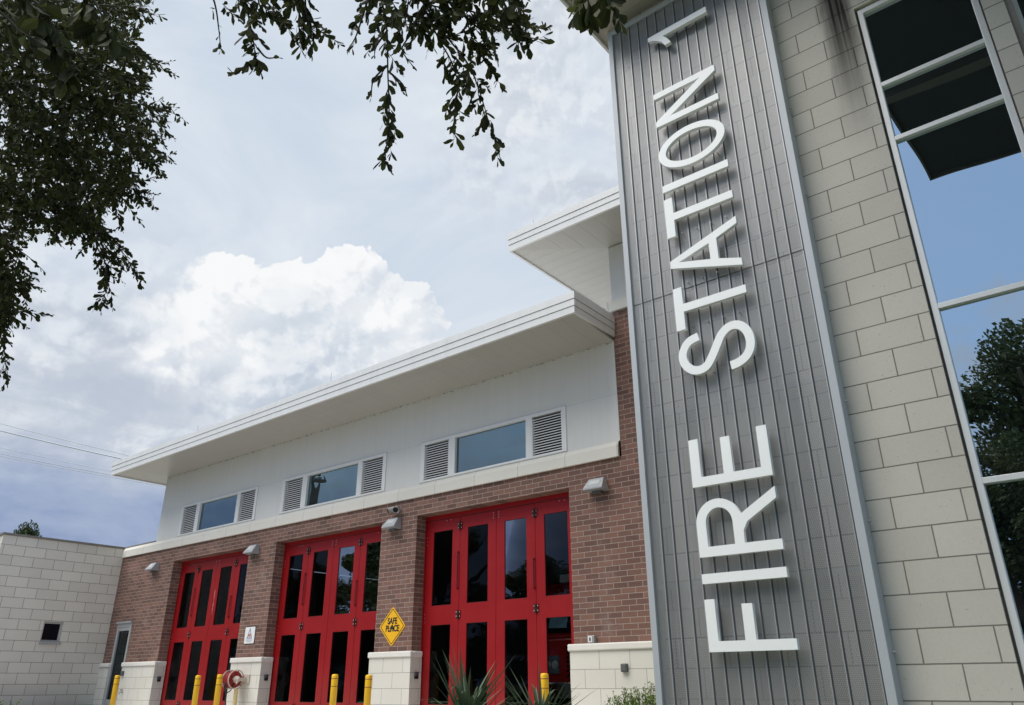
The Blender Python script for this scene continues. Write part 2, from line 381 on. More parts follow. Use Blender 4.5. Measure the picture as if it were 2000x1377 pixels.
def curve_mesh(polys, thick):
    """filled outlines (holes allowed) extruded by thick; returns verts, faces in a local (u, v, w) frame"""
    cu = bpy.data.curves.new('outline', 'CURVE'); cu.dimensions = '2D'; cu.fill_mode = 'BOTH'; cu.extrude = thick / 2
    for pl in polys:
        sp = cu.splines.new('POLY'); sp.points.add(len(pl) - 1); sp.use_cyclic_u = True
        for i, q in enumerate(pl): sp.points[i].co = (q[0], q[1], 0, 1)
    o = bpy.data.objects.new('outline', cu); COL.objects.link(o)
    dg = bpy.context.evaluated_depsgraph_get(); dg.update()
    me = bpy.data.meshes.new_from_object(o.evaluated_get(dg))
    vs = [tuple(v.co) for v in me.vertices]; fs = [tuple(p.vertices) for p in me.polygons]
    bpy.data.objects.remove(o); bpy.data.curves.remove(cu); bpy.data.meshes.remove(me)
    return vs, fs
def text_mesh(body, size, thick=0.002, sx=1.0, offset=0.0):
    cu = bpy.data.curves.new('lettering', 'FONT'); cu.body = body; cu.size = size; cu.extrude = thick / 2; cu.offset = offset
    cu.align_x = 'CENTER'
    o = bpy.data.objects.new('lettering', cu); COL.objects.link(o)
    dg = bpy.context.evaluated_depsgraph_get(); dg.update()
    me = bpy.data.meshes.new_from_object(o.evaluated_get(dg))
    vs = [(v.co.x * sx, v.co.y, v.co.z) for v in me.vertices]; fs = [tuple(p.vertices) for p in me.polygons]
    bpy.data.objects.remove(o); bpy.data.curves.remove(cu); bpy.data.meshes.remove(me)
    return vs, fs
def smooth_path(pts, n=6):
    out = []
    for i in range(len(pts) - 1):
        p0, p1, p2, p3 = [Vector(pts[min(max(k, 0), len(pts) - 1)]) for k in (i - 1, i, i + 1, i + 2)]
        for k in range(n):
            u = k / n
            out.append(0.5 * ((2 * p1) + (p2 - p0) * u + (2 * p0 - 5 * p1 + 4 * p2 - p3) * u * u + (3 * p1 - p0 - 3 * p2 + p3) * u ** 3))
    out.append(Vector(pts[-1])); return out
BRANCHES = [
 ('m', [(-4.42,-11.9,4.43),(-4.09,-11.57,4.32),(-3.95,-11.35,4.37),(-3.89,-11.2,4.44),(-3.89,-11.08,4.48)]),
 ('m', [(-4.66,-11.78,4.37),(-4.27,-11.43,4.31),(-4.05,-11.21,4.23),(-3.91,-11.07,4.18)]),
 ('m', [(-4.79,-11.59,4.36),(-4.44,-11.26,4.26),(-4.23,-11.06,4.2),(-4.12,-10.94,4.16)]),
 ('m', [(-5.09,-11.55,4.35),(-4.74,-11.22,4.26),(-4.47,-10.97,4.2),(-4.3,-10.81,4.17),(-4.21,-10.71,4.13)]),
 ('m', [(-5.08,-11.46,4.2),(-4.8,-11.08,4.17),(-4.64,-10.81,4.18),(-4.47,-10.64,4.12)]),
 ('m', [(-5.16,-11.46,4.08),(-4.83,-11.12,3.95),(-4.59,-10.89,3.89),(-4.36,-10.68,3.85)]),
 ('m', [(-5.16,-11.35,3.89),(-4.87,-11.07,3.8),(-4.61,-10.8,3.7),(-4.43,-10.62,3.64)]),
 ('m', [(-5.43,-11.34,4.25),(-5.2,-11.05,4.05),(-4.94,-10.81,3.98),(-4.76,-10.64,3.95)]),
 ('d', [(-5.26,-11.34,3.74),(-4.98,-11.05,3.61),(-4.82,-10.87,3.53),(-4.75,-10.76,3.42),(-4.69,-10.63,3.27),(-4.67,-10.53,3.13)]),
 ('d', [(-5.43,-11.1,4.05),(-5.26,-10.85,3.85),(-5.11,-10.72,3.59),(-5.09,-10.6,3.39),(-5.03,-10.57,3.18),(-5.09,-10.56,3.09)]),
 ('d', [(-5.57,-10.94,4.07),(-5.41,-10.67,3.82),(-5.24,-10.53,3.56),(-5.17,-10.41,3.46)]),
 ('m', [(-5.27,-11.39,3.8),(-5.19,-11.22,3.61),(-5.11,-11.1,3.52),(-5.03,-11.01,3.46)]),
 ('m', [(-5.02,-11.1,3.64),(-4.92,-10.95,3.52),(-4.9,-10.88,3.43)]),
 ('s', [(-5.37,-11.31,3.52),(-5.3,-11.19,3.4),(-5.25,-11.11,3.33),(-5.19,-11.03,3.27),(-5.13,-10.92,3.17)]),
 ('m', [(-5.36,-11.3,3.52),(-5.33,-11.15,3.27),(-5.38,-11.03,3.0),(-5.47,-10.94,2.72),(-5.5,-10.86,2.53)]),
 ('d', [(-5.62,-11.23,3.51),(-5.59,-11.1,3.31),(-5.57,-11.0,3.18),(-5.56,-10.93,3.06)]),
 ('d', [(-5.66,-11.18,3.38),(-5.66,-11.04,3.12),(-5.64,-10.95,2.99),(-5.69,-10.92,2.86)]),
 ('n', [(-2.5,-12.1,2.8),(-2.37,-11.97,2.75),(-2.34,-11.9,2.67),(-2.33,-11.84,2.58),(-2.33,-11.8,2.52)]),
 ('n', [(-2.32,-11.88,2.91),(-2.3,-11.8,2.81),(-2.29,-11.75,2.73)]),
 ('n', [(-2.39,-12.08,2.67),(-2.34,-11.99,2.59),(-2.32,-11.95,2.53)]),
 ('n', [(-2.45,-11.97,2.9),(-2.44,-11.91,2.8),(-2.47,-11.88,2.7)]),
 ('c', [(-2.53,-11.26,3.77),(-2.55,-11.19,3.61),(-2.57,-11.12,3.46),(-2.58,-11.08,3.37),(-2.59,-11.06,3.32),(-2.65,-11.09,3.28)]),
 ('s', [(-2.76,-11.3,3.77),(-2.74,-11.23,3.64),(-2.76,-11.18,3.54),(-2.78,-11.14,3.44)]),
 ('c', [(-2.41,-11.22,3.61),(-2.44,-11.17,3.49),(-2.44,-11.14,3.44)]),
 ('s', [(-2.58,-11.11,3.68),(-2.54,-11.05,3.62),(-2.53,-11.02,3.58)]),
 ('s', [(-2.57,-11.07,3.37),(-2.55,-11.03,3.33),(-2.51,-11.0,3.33)]),
 ('c', [(-2.24,-11.11,3.66),(-2.29,-11.06,3.51),(-2.32,-11.03,3.4),(-2.34,-11.0,3.32)]),
 ('c', [(-2.31,-11.04,3.7),(-2.35,-10.99,3.55),(-2.36,-10.94,3.44),(-2.35,-10.92,3.41)]),
 ('s', [(-2.35,-10.97,3.5),(-2.33,-10.93,3.45),(-2.33,-10.9,3.41)]),
 ('c', [(-2.12,-10.93,3.76),(-2.07,-10.81,3.61),(-2.08,-10.73,3.46),(-2.13,-10.66,3.27),(-2.18,-10.59,3.07),(-2.22,-10.56,2.96),(-2.25,-10.54,2.89)]),
 ('s', [(-2.11,-10.82,3.59),(-2.16,-10.81,3.49),(-2.21,-10.8,3.41),(-2.25,-10.81,3.35)]),
 ('s', [(-2.08,-10.72,3.44),(-2.14,-10.73,3.37),(-2.16,-10.72,3.34)]),
 ('s', [(-2.12,-10.67,3.29),(-2.19,-10.69,3.23),(-2.22,-10.67,3.16)]),
 ('s', [(-2.13,-10.66,3.27),(-2.09,-10.6,3.21),(-2.09,-10.57,3.16)]),
 ('s', [(-2.0,-10.6,3.61),(-2.07,-10.6,3.49),(-2.11,-10.6,3.43),(-2.09,-10.54,3.36)]),
 ('c', [(-1.97,-10.71,3.83),(-2.02,-10.66,3.67),(-2.07,-10.63,3.56),(-2.11,-10.64,3.51)]),
 ('c', [(-2.0,-10.64,3.92),(-2.03,-10.55,3.71),(-2.02,-10.46,3.57),(-2.0,-10.38,3.46),(-2.0,-10.33,3.35),(-2.05,-10.29,3.23),(-2.08,-10.27,3.15)]),
 ('c', [(-2.09,-10.51,3.81),(-2.04,-10.38,3.65),(-1.99,-10.27,3.52),(-1.98,-10.19,3.39),(-1.98,-10.13,3.27),(-1.98,-10.07,3.18),(-1.98,-10.04,3.13)]),
 ('c', [(-1.8,-10.57,3.83),(-1.74,-10.42,3.65),(-1.67,-10.31,3.55),(-1.64,-10.24,3.46),(-1.61,-10.22,3.47)]),
 ('c', [(-1.91,-10.54,3.87),(-1.89,-10.42,3.69),(-1.89,-10.34,3.55),(-1.84,-10.3,3.54)]),
 ('c', [(-1.66,-10.52,3.7),(-1.63,-10.41,3.54),(-1.62,-10.34,3.44),(-1.63,-10.32,3.38)]),
 ('c', [(-2.26,-10.73,3.96),(-2.08,-10.5,3.8),(-1.95,-10.38,3.77),(-1.82,-10.25,3.74),(-1.72,-10.19,3.76)]),
 ('c', [(-1.93,-10.65,3.78),(-1.89,-10.54,3.65),(-1.9,-10.5,3.56),(-1.92,-10.51,3.55)]),
 ('n', [(-1.06,-10.7,3.13),(-1.06,-10.64,3.02),(-1.07,-10.61,2.95)]),
 ('n', [(-1.01,-10.64,3.09),(-1.01,-10.6,3.02),(-1.02,-10.59,2.99)]),
]
SPRIGS = [(-7.74,-11.04,5.48),
(-5.52,-11.34,4.15),
(-4.48,-11.09,3.5),
(-7.22,-11.03,6.0),
(-6.03,-10.61,6.09),
(-5.22,-11.29,3.61),
(-5.77,-11.16,3.18),
(-6.4,-10.22,6.06),
(-5.08,-10.86,3.6),
(-5.02,-11.32,4.23),
(-5.39,-11.6,5.19),
(-5.01,-10.91,4.57),
(-4.96,-10.67,4.25),
(-5.18,-11.18,2.72),
(-6.2,-11.1,3.61),
(-7.5,-11.32,6.39),
(-7.7,-10.55,4.55),
(-6.83,-10.72,4.98),
(-7.41,-10.76,4.37),
(-7.33,-10.54,4.98),
(-5.15,-11.04,4.65),
(-4.93,-11.63,4.8),
(-7.31,-11.31,6.88),
(-5.01,-11.04,4.27),
(-4.59,-11.22,3.88),
(-7.84,-10.64,4.65),
(-5.21,-11.43,4.04),
(-5.16,-10.67,4.97),
(-5.45,-11.06,4.88),
(-7.62,-10.97,5.84),
(-4.6,-11.22,4.12),
(-6.02,-10.3,5.48),
(-6.88,-10.84,5.09),
(-6.63,-10.44,6.01),
(-4.38,-11.0,3.48),
(-6.07,-10.85,5.56),
(-6.82,-10.64,4.57),
(-6.21,-10.31,5.63),
(-4.9,-11.01,3.86),
(-6.64,-10.47,4.41),
(-6.04,-10.64,6.02),
(-5.64,-10.64,3.99),
(-5.99,-11.57,5.29),
(-5.94,-10.76,5.68),
(-5.28,-11.08,5.66),
(-4.82,-11.61,4.81),
(-4.97,-11.42,4.68),
(-6.01,-11.34,4.41),
(-5.04,-10.83,3.85),
(-5.54,-11.13,4.92),
(-6.14,-10.97,3.51),
(-5.22,-11.39,3.56),
(-5.89,-10.83,5.12),
(-4.62,-11.05,4.16),
(-7.03,-10.26,5.19),
(-6.35,-11.59,5.71),
(-5.78,-10.9,5.77),
(-5.11,-10.58,4.72),
(-7.38,-10.98,6.08),
(-5.28,-11.0,4.41),
(-4.98,-11.27,3.89),
(-5.09,-10.89,4.29),
(-5.75,-11.37,4.05),
(-4.99,-11.43,4.41),
(-6.09,-10.59,4.88),
(-5.87,-11.08,3.57),
(-5.13,-11.05,4.55),
(-5.39,-10.9,4.37),
(-4.36,-10.9,3.5),
(-7.32,-10.81,5.46),
(-4.15,-10.85,3.55),
(-5.65,-10.52,4.88),
(-5.63,-10.49,4.17),
(-4.99,-10.59,4.62),
(-4.69,-10.88,4.87),
(-5.96,-10.6,6.46),
(-4.99,-10.84,4.3),
(-6.4,-11.13,4.69),
(-4.77,-11.18,4.27),
(-7.11,-11.3,5.94),
(-8.08,-10.76,4.73),
(-5.73,-11.13,3.26),
(-4.79,-11.05,5.01),
(-4.73,-11.03,4.1),
(-4.36,-11.32,4.77),
(-4.47,-11.52,4.59),
(-6.07,-10.95,5.23),
(-6.21,-11.2,6.16),
(-6.37,-11.02,4.22),
(-5.66,-10.84,5.26),
(-4.85,-11.26,4.88),
(-6.85,-10.81,4.24),
(-5.19,-11.32,3.44),
(-5.56,-11.24,3.85),
(-4.92,-10.61,4.26),
(-5.7,-10.75,6.3),
(-7.45,-11.34,6.48),
(-4.43,-11.14,4.41),
(-5.51,-10.7,5.76),
(-5.36,-11.26,4.86),
(-5.29,-10.9,4.7),
(-6.98,-10.75,3.91),
(-6.34,-10.24,5.39),
(-6.09,-10.64,4.43),
(-4.42,-10.99,4.01),
(-4.82,-11.7,4.29),
(-6.03,-10.18,5.08),
(-7.62,-11.1,5.36),
(-5.55,-10.77,4.66),
(-5.08,-11.63,4.66),
(-6.99,-10.76,5.6),
(-5.43,-11.46,4.7),
(-5.32,-11.45,4.53),
(-6.65,-10.97,6.78),
(-5.78,-11.16,3.77),
(-4.66,-11.61,4.26),
(-5.58,-11.47,5.4),
(-5.41,-11.15,4.22),
(-6.56,-11.26,5.59),
(-6.94,-11.55,6.35),
(-5.75,-11.25,5.83),
(-4.55,-11.52,4.58),
(-6.47,-10.0,5.38),
(-4.86,-11.65,4.23),
(-4.99,-11.41,5.09),
(-4.56,-11.34,4.11),
(-5.7,-11.08,2.92),
(-5.85,-10.85,4.86),
(-5.04,-11.55,4.21),
(-5.95,-11.47,5.89),
(-5.56,-10.84,4.14),
(-5.36,-11.49,5.1),
(-7.53,-10.74,4.33),
(-4.64,-11.52,4.53),
(-5.65,-11.44,5.45),
(-4.39,-11.25,4.25),
(-4.52,-11.19,4.98),
(-4.85,-11.36,4.06),
(-6.5,-10.87,5.55),
(-6.57,-10.52,5.3),
(-4.53,-11.47,4.5),
(-6.58,-11.23,5.54),
(-6.52,-11.25,6.3),
(-4.26,-11.42,4.67),
(-7.25,-11.08,5.65),
(-5.71,-11.2,4.46),
(-5.93,-11.34,6.01),
(-5.35,-11.36,3.87),
(-6.72,-10.27,5.52),
(-4.75,-10.97,5.1),
(-5.14,-10.49,4.52),
(-6.29,-10.97,3.62),
(-5.22,-11.17,2.73),
(-6.78,-10.43,5.31),
(-5.15,-11.28,4.79),
(-5.82,-11.12,4.13),
(-4.97,-10.89,4.89),
(-4.66,-11.04,4.09),
(-4.23,-10.9,3.71),
(-6.57,-11.36,6.09),
(-5.83,-10.5,5.37),
(-4.12,-11.03,3.88),
(-5.0,-10.96,3.77),
(-4.52,-11.36,4.03),
(-5.91,-11.09,4.8),
(-6.8,-10.29,5.76),
(-6.59,-10.71,4.62),
(-4.51,-11.25,4.21),
(-6.47,-11.28,5.08),
(-7.07,-10.88,4.16),
(-4.85,-10.74,3.76),
(-4.35,-11.21,3.83),
(-6.16,-11.09,5.72),
(-4.57,-11.08,4.06),
(-6.23,-10.37,4.79),
(-5.37,-11.37,4.56),
(-7.14,-10.82,4.65),
(-6.04,-11.41,5.83),
(-5.31,-10.71,4.61),
(-6.22,-11.11,5.33),
(-6.31,-11.56,5.68),
(-4.67,-11.18,4.66),
(-6.36,-10.41,4.48),
(-5.21,-10.96,5.64),
(-7.34,-10.64,4.59),
(-4.76,-11.34,4.85),
(-4.97,-11.63,4.78),
(-6.09,-10.85,6.17),
(-4.77,-11.71,4.55),
(-5.98,-11.21,4.79),
(-6.4,-11.26,4.88),
(-5.98,-11.19,5.76),
(-5.75,-11.33,5.48),
(-4.72,-10.68,4.43),
(-5.0,-10.64,3.99),
(-5.29,-11.21,5.51),
(-4.99,-11.21,3.41),
(-5.76,-11.38,5.53),
(-7.15,-11.15,5.55),
(-6.18,-11.14,3.65),
(-6.12,-11.5,5.1),
(-4.71,-11.22,3.68),
(-4.72,-11.18,3.83),
(-4.42,-10.99,3.7),
(-7.14,-10.46,5.0),
(-4.48,-10.95,3.41),
(-6.33,-11.08,3.72),
(-6.51,-10.04,5.85),
(-6.22,-10.95,3.71),
(-5.45,-11.28,4.3),
(-6.18,-10.9,5.45),
(-5.93,-11.47,5.3),
(-7.46,-11.1,5.65),
(-3.97,-11.08,4.25),
(-4.77,-11.19,4.87),
(-5.97,-11.55,5.2),
(-7.7,-10.82,5.37),
(-4.31,-11.22,4.68),
(-5.23,-10.86,4.6),
(-7.25,-10.37,5.15),
(-5.5,-11.15,3.95),
(-6.88,-11.04,4.98),
(-6.37,-11.09,3.73),
(-6.74,-10.45,4.76),
(-4.96,-11.49,3.69),
(-4.52,-11.35,3.96),
(-6.5,-10.93,4.97),
(-5.31,-10.46,4.94),
(-7.05,-11.04,6.38),
(-7.03,-11.12,5.13),
(-6.89,-10.55,5.68),
(-7.08,-10.71,5.0),
(-6.15,-11.28,4.92),
(-5.43,-11.01,5.2),
(-5.61,-11.64,5.24),
(-6.77,-11.06,5.73),
(-6.23,-10.51,5.86),
(-5.95,-10.67,5.09),
(-7.05,-11.04,5.96),
(-4.69,-11.63,4.45),
(-4.28,-10.95,3.51),
(-6.6,-10.96,3.7),
(-6.04,-10.89,6.04),
(-5.01,-10.83,3.78),
(-5.23,-11.32,3.41),
(-6.78,-11.17,4.93),
(-7.52,-10.87,4.75),
(-5.73,-11.11,3.52),
(-6.61,-10.17,5.24),
(-4.87,-11.3,4.79),
(-5.48,-11.5,5.26),
(-6.66,-11.2,4.98),
(-4.49,-11.18,4.57),
(-5.83,-10.68,3.98),
(-6.08,-11.34,5.13),
(-5.66,-10.67,3.99),
(-5.14,-11.46,4.99),
(-6.63,-10.81,4.45),
(-4.37,-11.0,4.15),
(-6.64,-10.81,6.84),
(-6.73,-10.62,4.57),
(-5.57,-11.21,4.45),
(-6.64,-11.48,6.19),
(-5.27,-11.55,4.39),
(-4.35,-10.78,3.8),
(-4.44,-11.4,4.21),
(-4.56,-11.19,4.26),
(-5.31,-11.22,3.27),
(-6.78,-10.82,6.77),
(-5.12,-10.98,4.27),
(-5.76,-11.11,5.33),
(-5.59,-10.37,5.11),
(-4.54,-10.8,3.81),
(-6.58,-10.87,3.37),
(-5.16,-10.89,4.14),
(-5.3,-10.79,5.11),
(-4.62,-10.79,3.64),
(-7.03,-10.75,4.41),
(-4.85,-11.63,4.47),
(-7.02,-10.46,4.85),
(-5.18,-11.22,3.4),
(-5.18,-11.03,4.87),
(-5.35,-11.28,3.38),
(-5.64,-10.6,5.15),
(-6.68,-10.36,5.27),
(-5.97,-11.27,4.59),
(-6.13,-10.58,5.43),
(-4.75,-11.43,3.63),
(-4.73,-11.07,3.88),
(-6.05,-10.4,5.93),
(-5.96,-10.63,5.13),
(-4.59,-11.52,4.08),
(-6.38,-10.36,4.76),
(-5.25,-10.99,4.34),
(-5.72,-10.59,5.06),
(-5.98,-10.43,5.04),
(-7.21,-11.27,5.9),
(-4.56,-11.72,4.52),
(-5.13,-10.91,5.46),
(-4.54,-11.16,3.62),
(-8.26,-10.58,4.23),
(-5.44,-11.53,5.28),
(-5.0,-11.51,4.06),
(-6.42,-10.89,5.54),
(-6.98,-10.93,6.43),
(-5.97,-11.18,4.7),
(-5.49,-11.32,5.66),
(-6.51,-10.61,4.39),
(-5.22,-11.22,4.96),
(-7.08,-10.68,4.52),
(-7.25,-10.85,5.08),
(-6.0,-11.22,5.84),
(-5.17,-11.35,4.98),
(-5.96,-11.61,5.28),
(-6.1,-11.59,5.94),
(-4.65,-11.72,4.32),
(-7.24,-10.98,4.73),
(-4.83,-10.93,3.85),
(-6.8,-10.69,5.32),
(-6.93,-11.06,5.74),
(-5.52,-11.34,3.94),
(-4.6,-10.91,3.6),
(-5.02,-10.8,4.43),
(-5.08,-11.11,3.47),
(-5.89,-11.05,5.95),
(-6.31,-11.25,4.46),
(-5.06,-11.28,4.94),
(-6.06,-11.11,6.07),
(-4.82,-11.46,4.22),
(-5.37,-11.42,5.22),
(-6.33,-11.09,5.7),
(-6.57,-10.97,6.43),
(-5.54,-11.56,4.78),
(-5.75,-10.92,4.95),
(-5.35,-10.44,4.28),
(-5.47,-10.63,4.08),
(-5.5,-11.22,5.35),
(-4.91,-10.71,4.76),
(-4.88,-10.89,3.75),
(-6.86,-11.48,6.15),
(-5.77,-11.23,3.86),
(-5.21,-11.07,5.64),
(-6.69,-11.16,5.38),
(-5.13,-10.75,5.32),
(-5.0,-11.15,3.56),
(-6.0,-10.28,5.45),
(-4.83,-11.24,4.42),
(-6.11,-11.03,5.43),
(-5.87,-10.79,4.17),
(-6.64,-11.25,6.52),
(-5.46,-10.86,5.2),
(-6.85,-10.39,5.28),
(-4.95,-10.82,4.7),
(-6.6,-10.68,6.4),
(-5.69,-11.36,4.13),
(-4.76,-11.32,5.05),
(-4.77,-11.39,3.77),
(-7.48,-11.2,6.42),
(-4.66,-11.45,4.25),
(-5.25,-11.44,4.88),
(-6.78,-11.4,5.88),
(-5.89,-10.78,4.99),
(-5.11,-11.52,5.16),
(-4.49,-11.41,4.55),
(-7.37,-10.88,5.81),
(-5.13,-10.64,4.0),
(-6.21,-10.97,5.3),
(-4.46,-11.56,4.33),
(-4.23,-11.29,4.16),
(-5.05,-11.39,4.6),
(-5.11,-10.75,3.94),
(-6.43,-10.5,6.23),
(-6.99,-10.96,4.67),
(-6.54,-10.25,5.27),
(-6.02,-11.49,5.28),
(-6.13,-10.95,6.16),
(-6.07,-10.95,4.65),
(-5.44,-10.58,5.18),
(-5.3,-10.72,3.83),
(-6.38,-10.97,4.81),
(-5.26,-11.01,5.36),
(-4.49,-11.27,4.44),
(-4.41,-11.29,4.09),
(-5.59,-11.36,5.19),
(-7.15,-11.03,5.95),
(-5.68,-11.07,5.13),
(-6.06,-11.01,5.83),
(-5.66,-10.57,4.67),
(-5.39,-11.07,5.73),
(-6.01,-10.64,5.36),
(-6.41,-10.73,4.44),
(-5.7,-10.74,5.49),
(-6.04,-10.89,6.28),
(-6.23,-11.05,4.61),
(-7.36,-10.41,5.24),
(-5.12,-10.76,5.42),
(-4.95,-10.9,5.49),
(-6.11,-10.47,5.53),
(-6.31,-10.5,4.34),
(-6.14,-10.61,4.24),
(-6.13,-10.97,3.13),
(-4.69,-11.37,4.98),
(-6.48,-10.85,4.23),
(-4.91,-10.59,4.28),
(-4.59,-11.45,3.89),
(-5.51,-11.55,5.03),
(-5.26,-11.28,4.74),
(-4.63,-11.0,3.88),
(-4.68,-11.21,4.38),
(-5.06,-10.9,5.42),
(-6.54,-10.16,5.1),
(-6.43,-10.95,3.43),
(-7.73,-11.27,6.22),
(-7.23,-10.74,5.41),
(-5.57,-11.38,5.45),
(-5.26,-10.96,4.3),
(-4.94,-11.35,3.97),
(-6.18,-10.51,4.8),
(-5.29,-10.72,4.24),
(-4.85,-11.7,4.84),
(-4.81,-10.97,4.42),
(-5.21,-11.18,4.02),
(-4.29,-10.86,3.78),
(-6.87,-10.8,3.65),
(-8.06,-10.59,4.14),
(-5.13,-11.07,5.52),
(-4.73,-10.67,3.8),
(-5.91,-11.42,5.72),
(-7.36,-10.91,5.45),
(-6.08,-10.14,5.09),
(-7.76,-10.48,3.87),
(-4.71,-11.1,5.12),
(-4.91,-11.12,5.36),
(-5.03,-11.38,4.77),
(-5.09,-11.06,4.4),
(-7.15,-10.7,4.32),
(-6.29,-10.52,5.02),
(-4.94,-11.3,4.71),
(-7.27,-11.39,6.84),
(-6.57,-10.89,5.71),
(-6.65,-10.84,6.26),
(-6.07,-10.99,5.57),
(-5.31,-11.23,4.65),
(-5.68,-10.7,4.51),
(-6.8,-10.26,5.45),
(-5.15,-10.91,5.15),
(-6.44,-11.46,6.24),
(-4.54,-11.45,4.16),
(-6.09,-11.2,3.87),
(-7.22,-10.37,4.76),
(-6.66,-10.47,6.34),
(-6.71,-10.94,4.59),
(-5.85,-11.02,3.38),
(-5.41,-11.27,4.79),
(-6.36,-10.65,4.66),
(-4.73,-11.58,4.71),
(-7.14,-10.22,5.12),
(-5.55,-10.99,4.38),
(-4.57,-10.82,3.68),
(-5.81,-10.43,4.58),
(-4.5,-11.29,4.68),
(-4.48,-11.0,4.17),
(-4.48,-10.95,4.1),
(-5.75,-10.66,5.65),
(-4.14,-11.18,4.07),
(-5.41,-10.94,3.99),
(-6.52,-10.94,4.61),
(-6.31,-10.56,4.37),
(-6.29,-10.97,5.54),
(-4.75,-11.48,4.94),
(-6.5,-10.38,5.16),
(-6.66,-10.93,5.44),
(-6.61,-10.36,5.49),
(-7.54,-11.02,5.1),
(-5.92,-10.44,6.02),
(-6.58,-10.71,4.36),
(-6.21,-11.12,5.94),
(-5.49,-11.16,3.14),
(-5.47,-11.24,4.92),
(-6.06,-10.65,5.64),
(-7.62,-10.66,5.05),
(-4.7,-11.21,4.77),
(-4.08,-11.38,4.51),
(-5.8,-11.13,5.16),
(-6.93,-11.05,4.71),
(-6.2,-10.88,4.38),
(-5.91,-10.32,4.59),
(-7.11,-11.37,6.39),
(-6.44,-11.1,6.16),
(-4.95,-10.81,4.19),
(-7.0,-10.77,6.37),
(-6.02,-10.97,3.78),
(-5.35,-10.85,3.7),
(-4.78,-11.15,4.69),
(-6.82,-10.51,5.5),
(-5.82,-10.97,3.15),
(-5.24,-11.39,5.13),
(-5.2,-10.93,5.2),
(-5.58,-11.42,4.83),
(-6.44,-10.95,4.12),
(-4.9,-11.41,4.41),
(-4.98,-11.46,3.88),
(-6.37,-10.8,5.76),
(-5.23,-10.98,4.0),
(-6.43,-10.34,5.66),
(-4.29,-11.05,3.82),
(-5.68,-11.17,4.51),
(-7.05,-10.07,5.14),
(-5.45,-10.55,4.64),
(-6.02,-10.74,5.38),
(-7.22,-11.18,5.63),
(-4.52,-11.23,4.31),
(-4.87,-11.54,4.68),
(-4.47,-11.07,4.59),
(-6.3,-10.77,6.27),
(-5.71,-11.16,4.51),
(-4.64,-11.22,4.93),
(-5.63,-11.34,4.93),
(-7.02,-10.6,5.58),
(-5.14,-10.99,4.78),
(-5.3,-11.15,5.17),
(-7.61,-10.85,4.75),
(-6.18,-10.81,4.49),
(-6.25,-11.08,4.44),
(-7.16,-10.93,5.34),
(-4.85,-11.0,4.44),
(-5.17,-10.79,4.05),
(-6.16,-10.81,5.03),
(-5.39,-10.5,4.95),
(-5.16,-10.81,3.69),
(-5.66,-11.15,3.69),
(-5.09,-11.04,4.17),
(-6.84,-11.45,6.02),
(-6.54,-11.02,5.95),
(-6.83,-10.27,5.79),
(-5.23,-10.99,5.36),
(-4.29,-11.19,4.5),
(-5.86,-10.89,6.15),
(-5.89,-10.52,4.95),
(-7.42,-11.32,6.5),
(-6.51,-11.4,5.99),
(-5.14,-11.09,4.13),
(-5.49,-10.64,4.71),
(-5.44,-11.05,4.3),
(-5.64,-10.69,5.87),
(-6.34,-10.28,5.74),
(-5.51,-10.8,4.78),
(-6.58,-11.0,6.04),
(-6.6,-10.68,6.11),
(-7.36,-10.24,4.89),
(-6.21,-10.89,4.52),
(-7.49,-10.65,5.3),
(-5.91,-10.66,5.54),
(-6.07,-10.66,5.23),
(-5.37,-11.37,5.01),
(-8.12,-10.46,4.27),
(-6.81,-10.86,6.04),
(-4.75,-10.83,4.78),
(-4.81,-11.29,4.83),
(-4.72,-11.42,4.7),
(-6.68,-10.56,5.93),
(-4.52,-10.97,4.24),
(-5.67,-11.52,4.7),
(-4.58,-11.67,4.44),
(-6.04,-10.7,4.19),
(-4.63,-11.32,3.88),
(-6.94,-11.31,5.94),
(-6.1,-10.62,6.19),
(-6.64,-11.28,6.05),
(-5.03,-10.75,4.81),
(-5.27,-10.79,4.96),
(-5.19,-11.34,4.07),
(-5.42,-10.47,4.56),
(-5.13,-11.12,4.88),
(-8.04,-10.83,5.01),
(-5.56,-10.71,4.48),
(-5.73,-10.58,4.23),
(-5.34,-10.85,5.3),
(-7.18,-11.03,6.3),
(-4.15,-10.97,3.85),
(-6.97,-10.84,4.52),
(-5.1,-11.1,3.71),
(-5.74,-10.4,4.51),
(-5.99,-11.52,4.95),
(-7.37,-11.4,6.74),
(-6.18,-10.39,4.72),
(-7.17,-10.63,5.76),
(-4.59,-11.03,3.55),
(-5.95,-10.54,5.54),
(-5.86,-11.22,4.15),
(-4.55,-11.29,4.18),
(-4.84,-11.29,4.51),
(-4.45,-11.54,4.41),
(-4.34,-10.83,4.01),
(-4.67,-11.19,3.71),
(-4.96,-10.81,5.16),
(-7.19,-11.21,5.99),
(-7.43,-10.47,4.84),
(-5.43,-10.95,5.28),
(-6.37,-10.9,4.81),
(-6.07,-10.94,5.71),
(-5.59,-11.33,5.04),
(-5.15,-11.29,5.41),
(-6.53,-10.82,5.03),
(-5.99,-10.81,4.95),
(-6.01,-10.91,3.95),
(-5.85,-10.61,5.22),
(-6.17,-11.11,4.57),
(-6.04,-11.6,5.42),
(-6.84,-11.31,6.15),
(-5.03,-11.45,4.27),
(-6.83,-10.83,4.66),
(-6.54,-11.16,4.39),
(-6.61,-10.49,5.05),
(-5.63,-11.37,5.66),
(-6.44,-11.15,4.16),
(-6.44,-10.64,6.08),
(-5.04,-11.03,3.92),
(-6.05,-10.27,5.07),
(-5.66,-10.36,4.65),
(-6.51,-10.86,5.87),
(-5.09,-11.5,3.83),
(-5.08,-11.17,4.42),
(-6.69,-10.06,5.07),
(-6.46,-11.13,5.09),
(-4.64,-10.86,4.12),
(-7.38,-10.5,5.2),
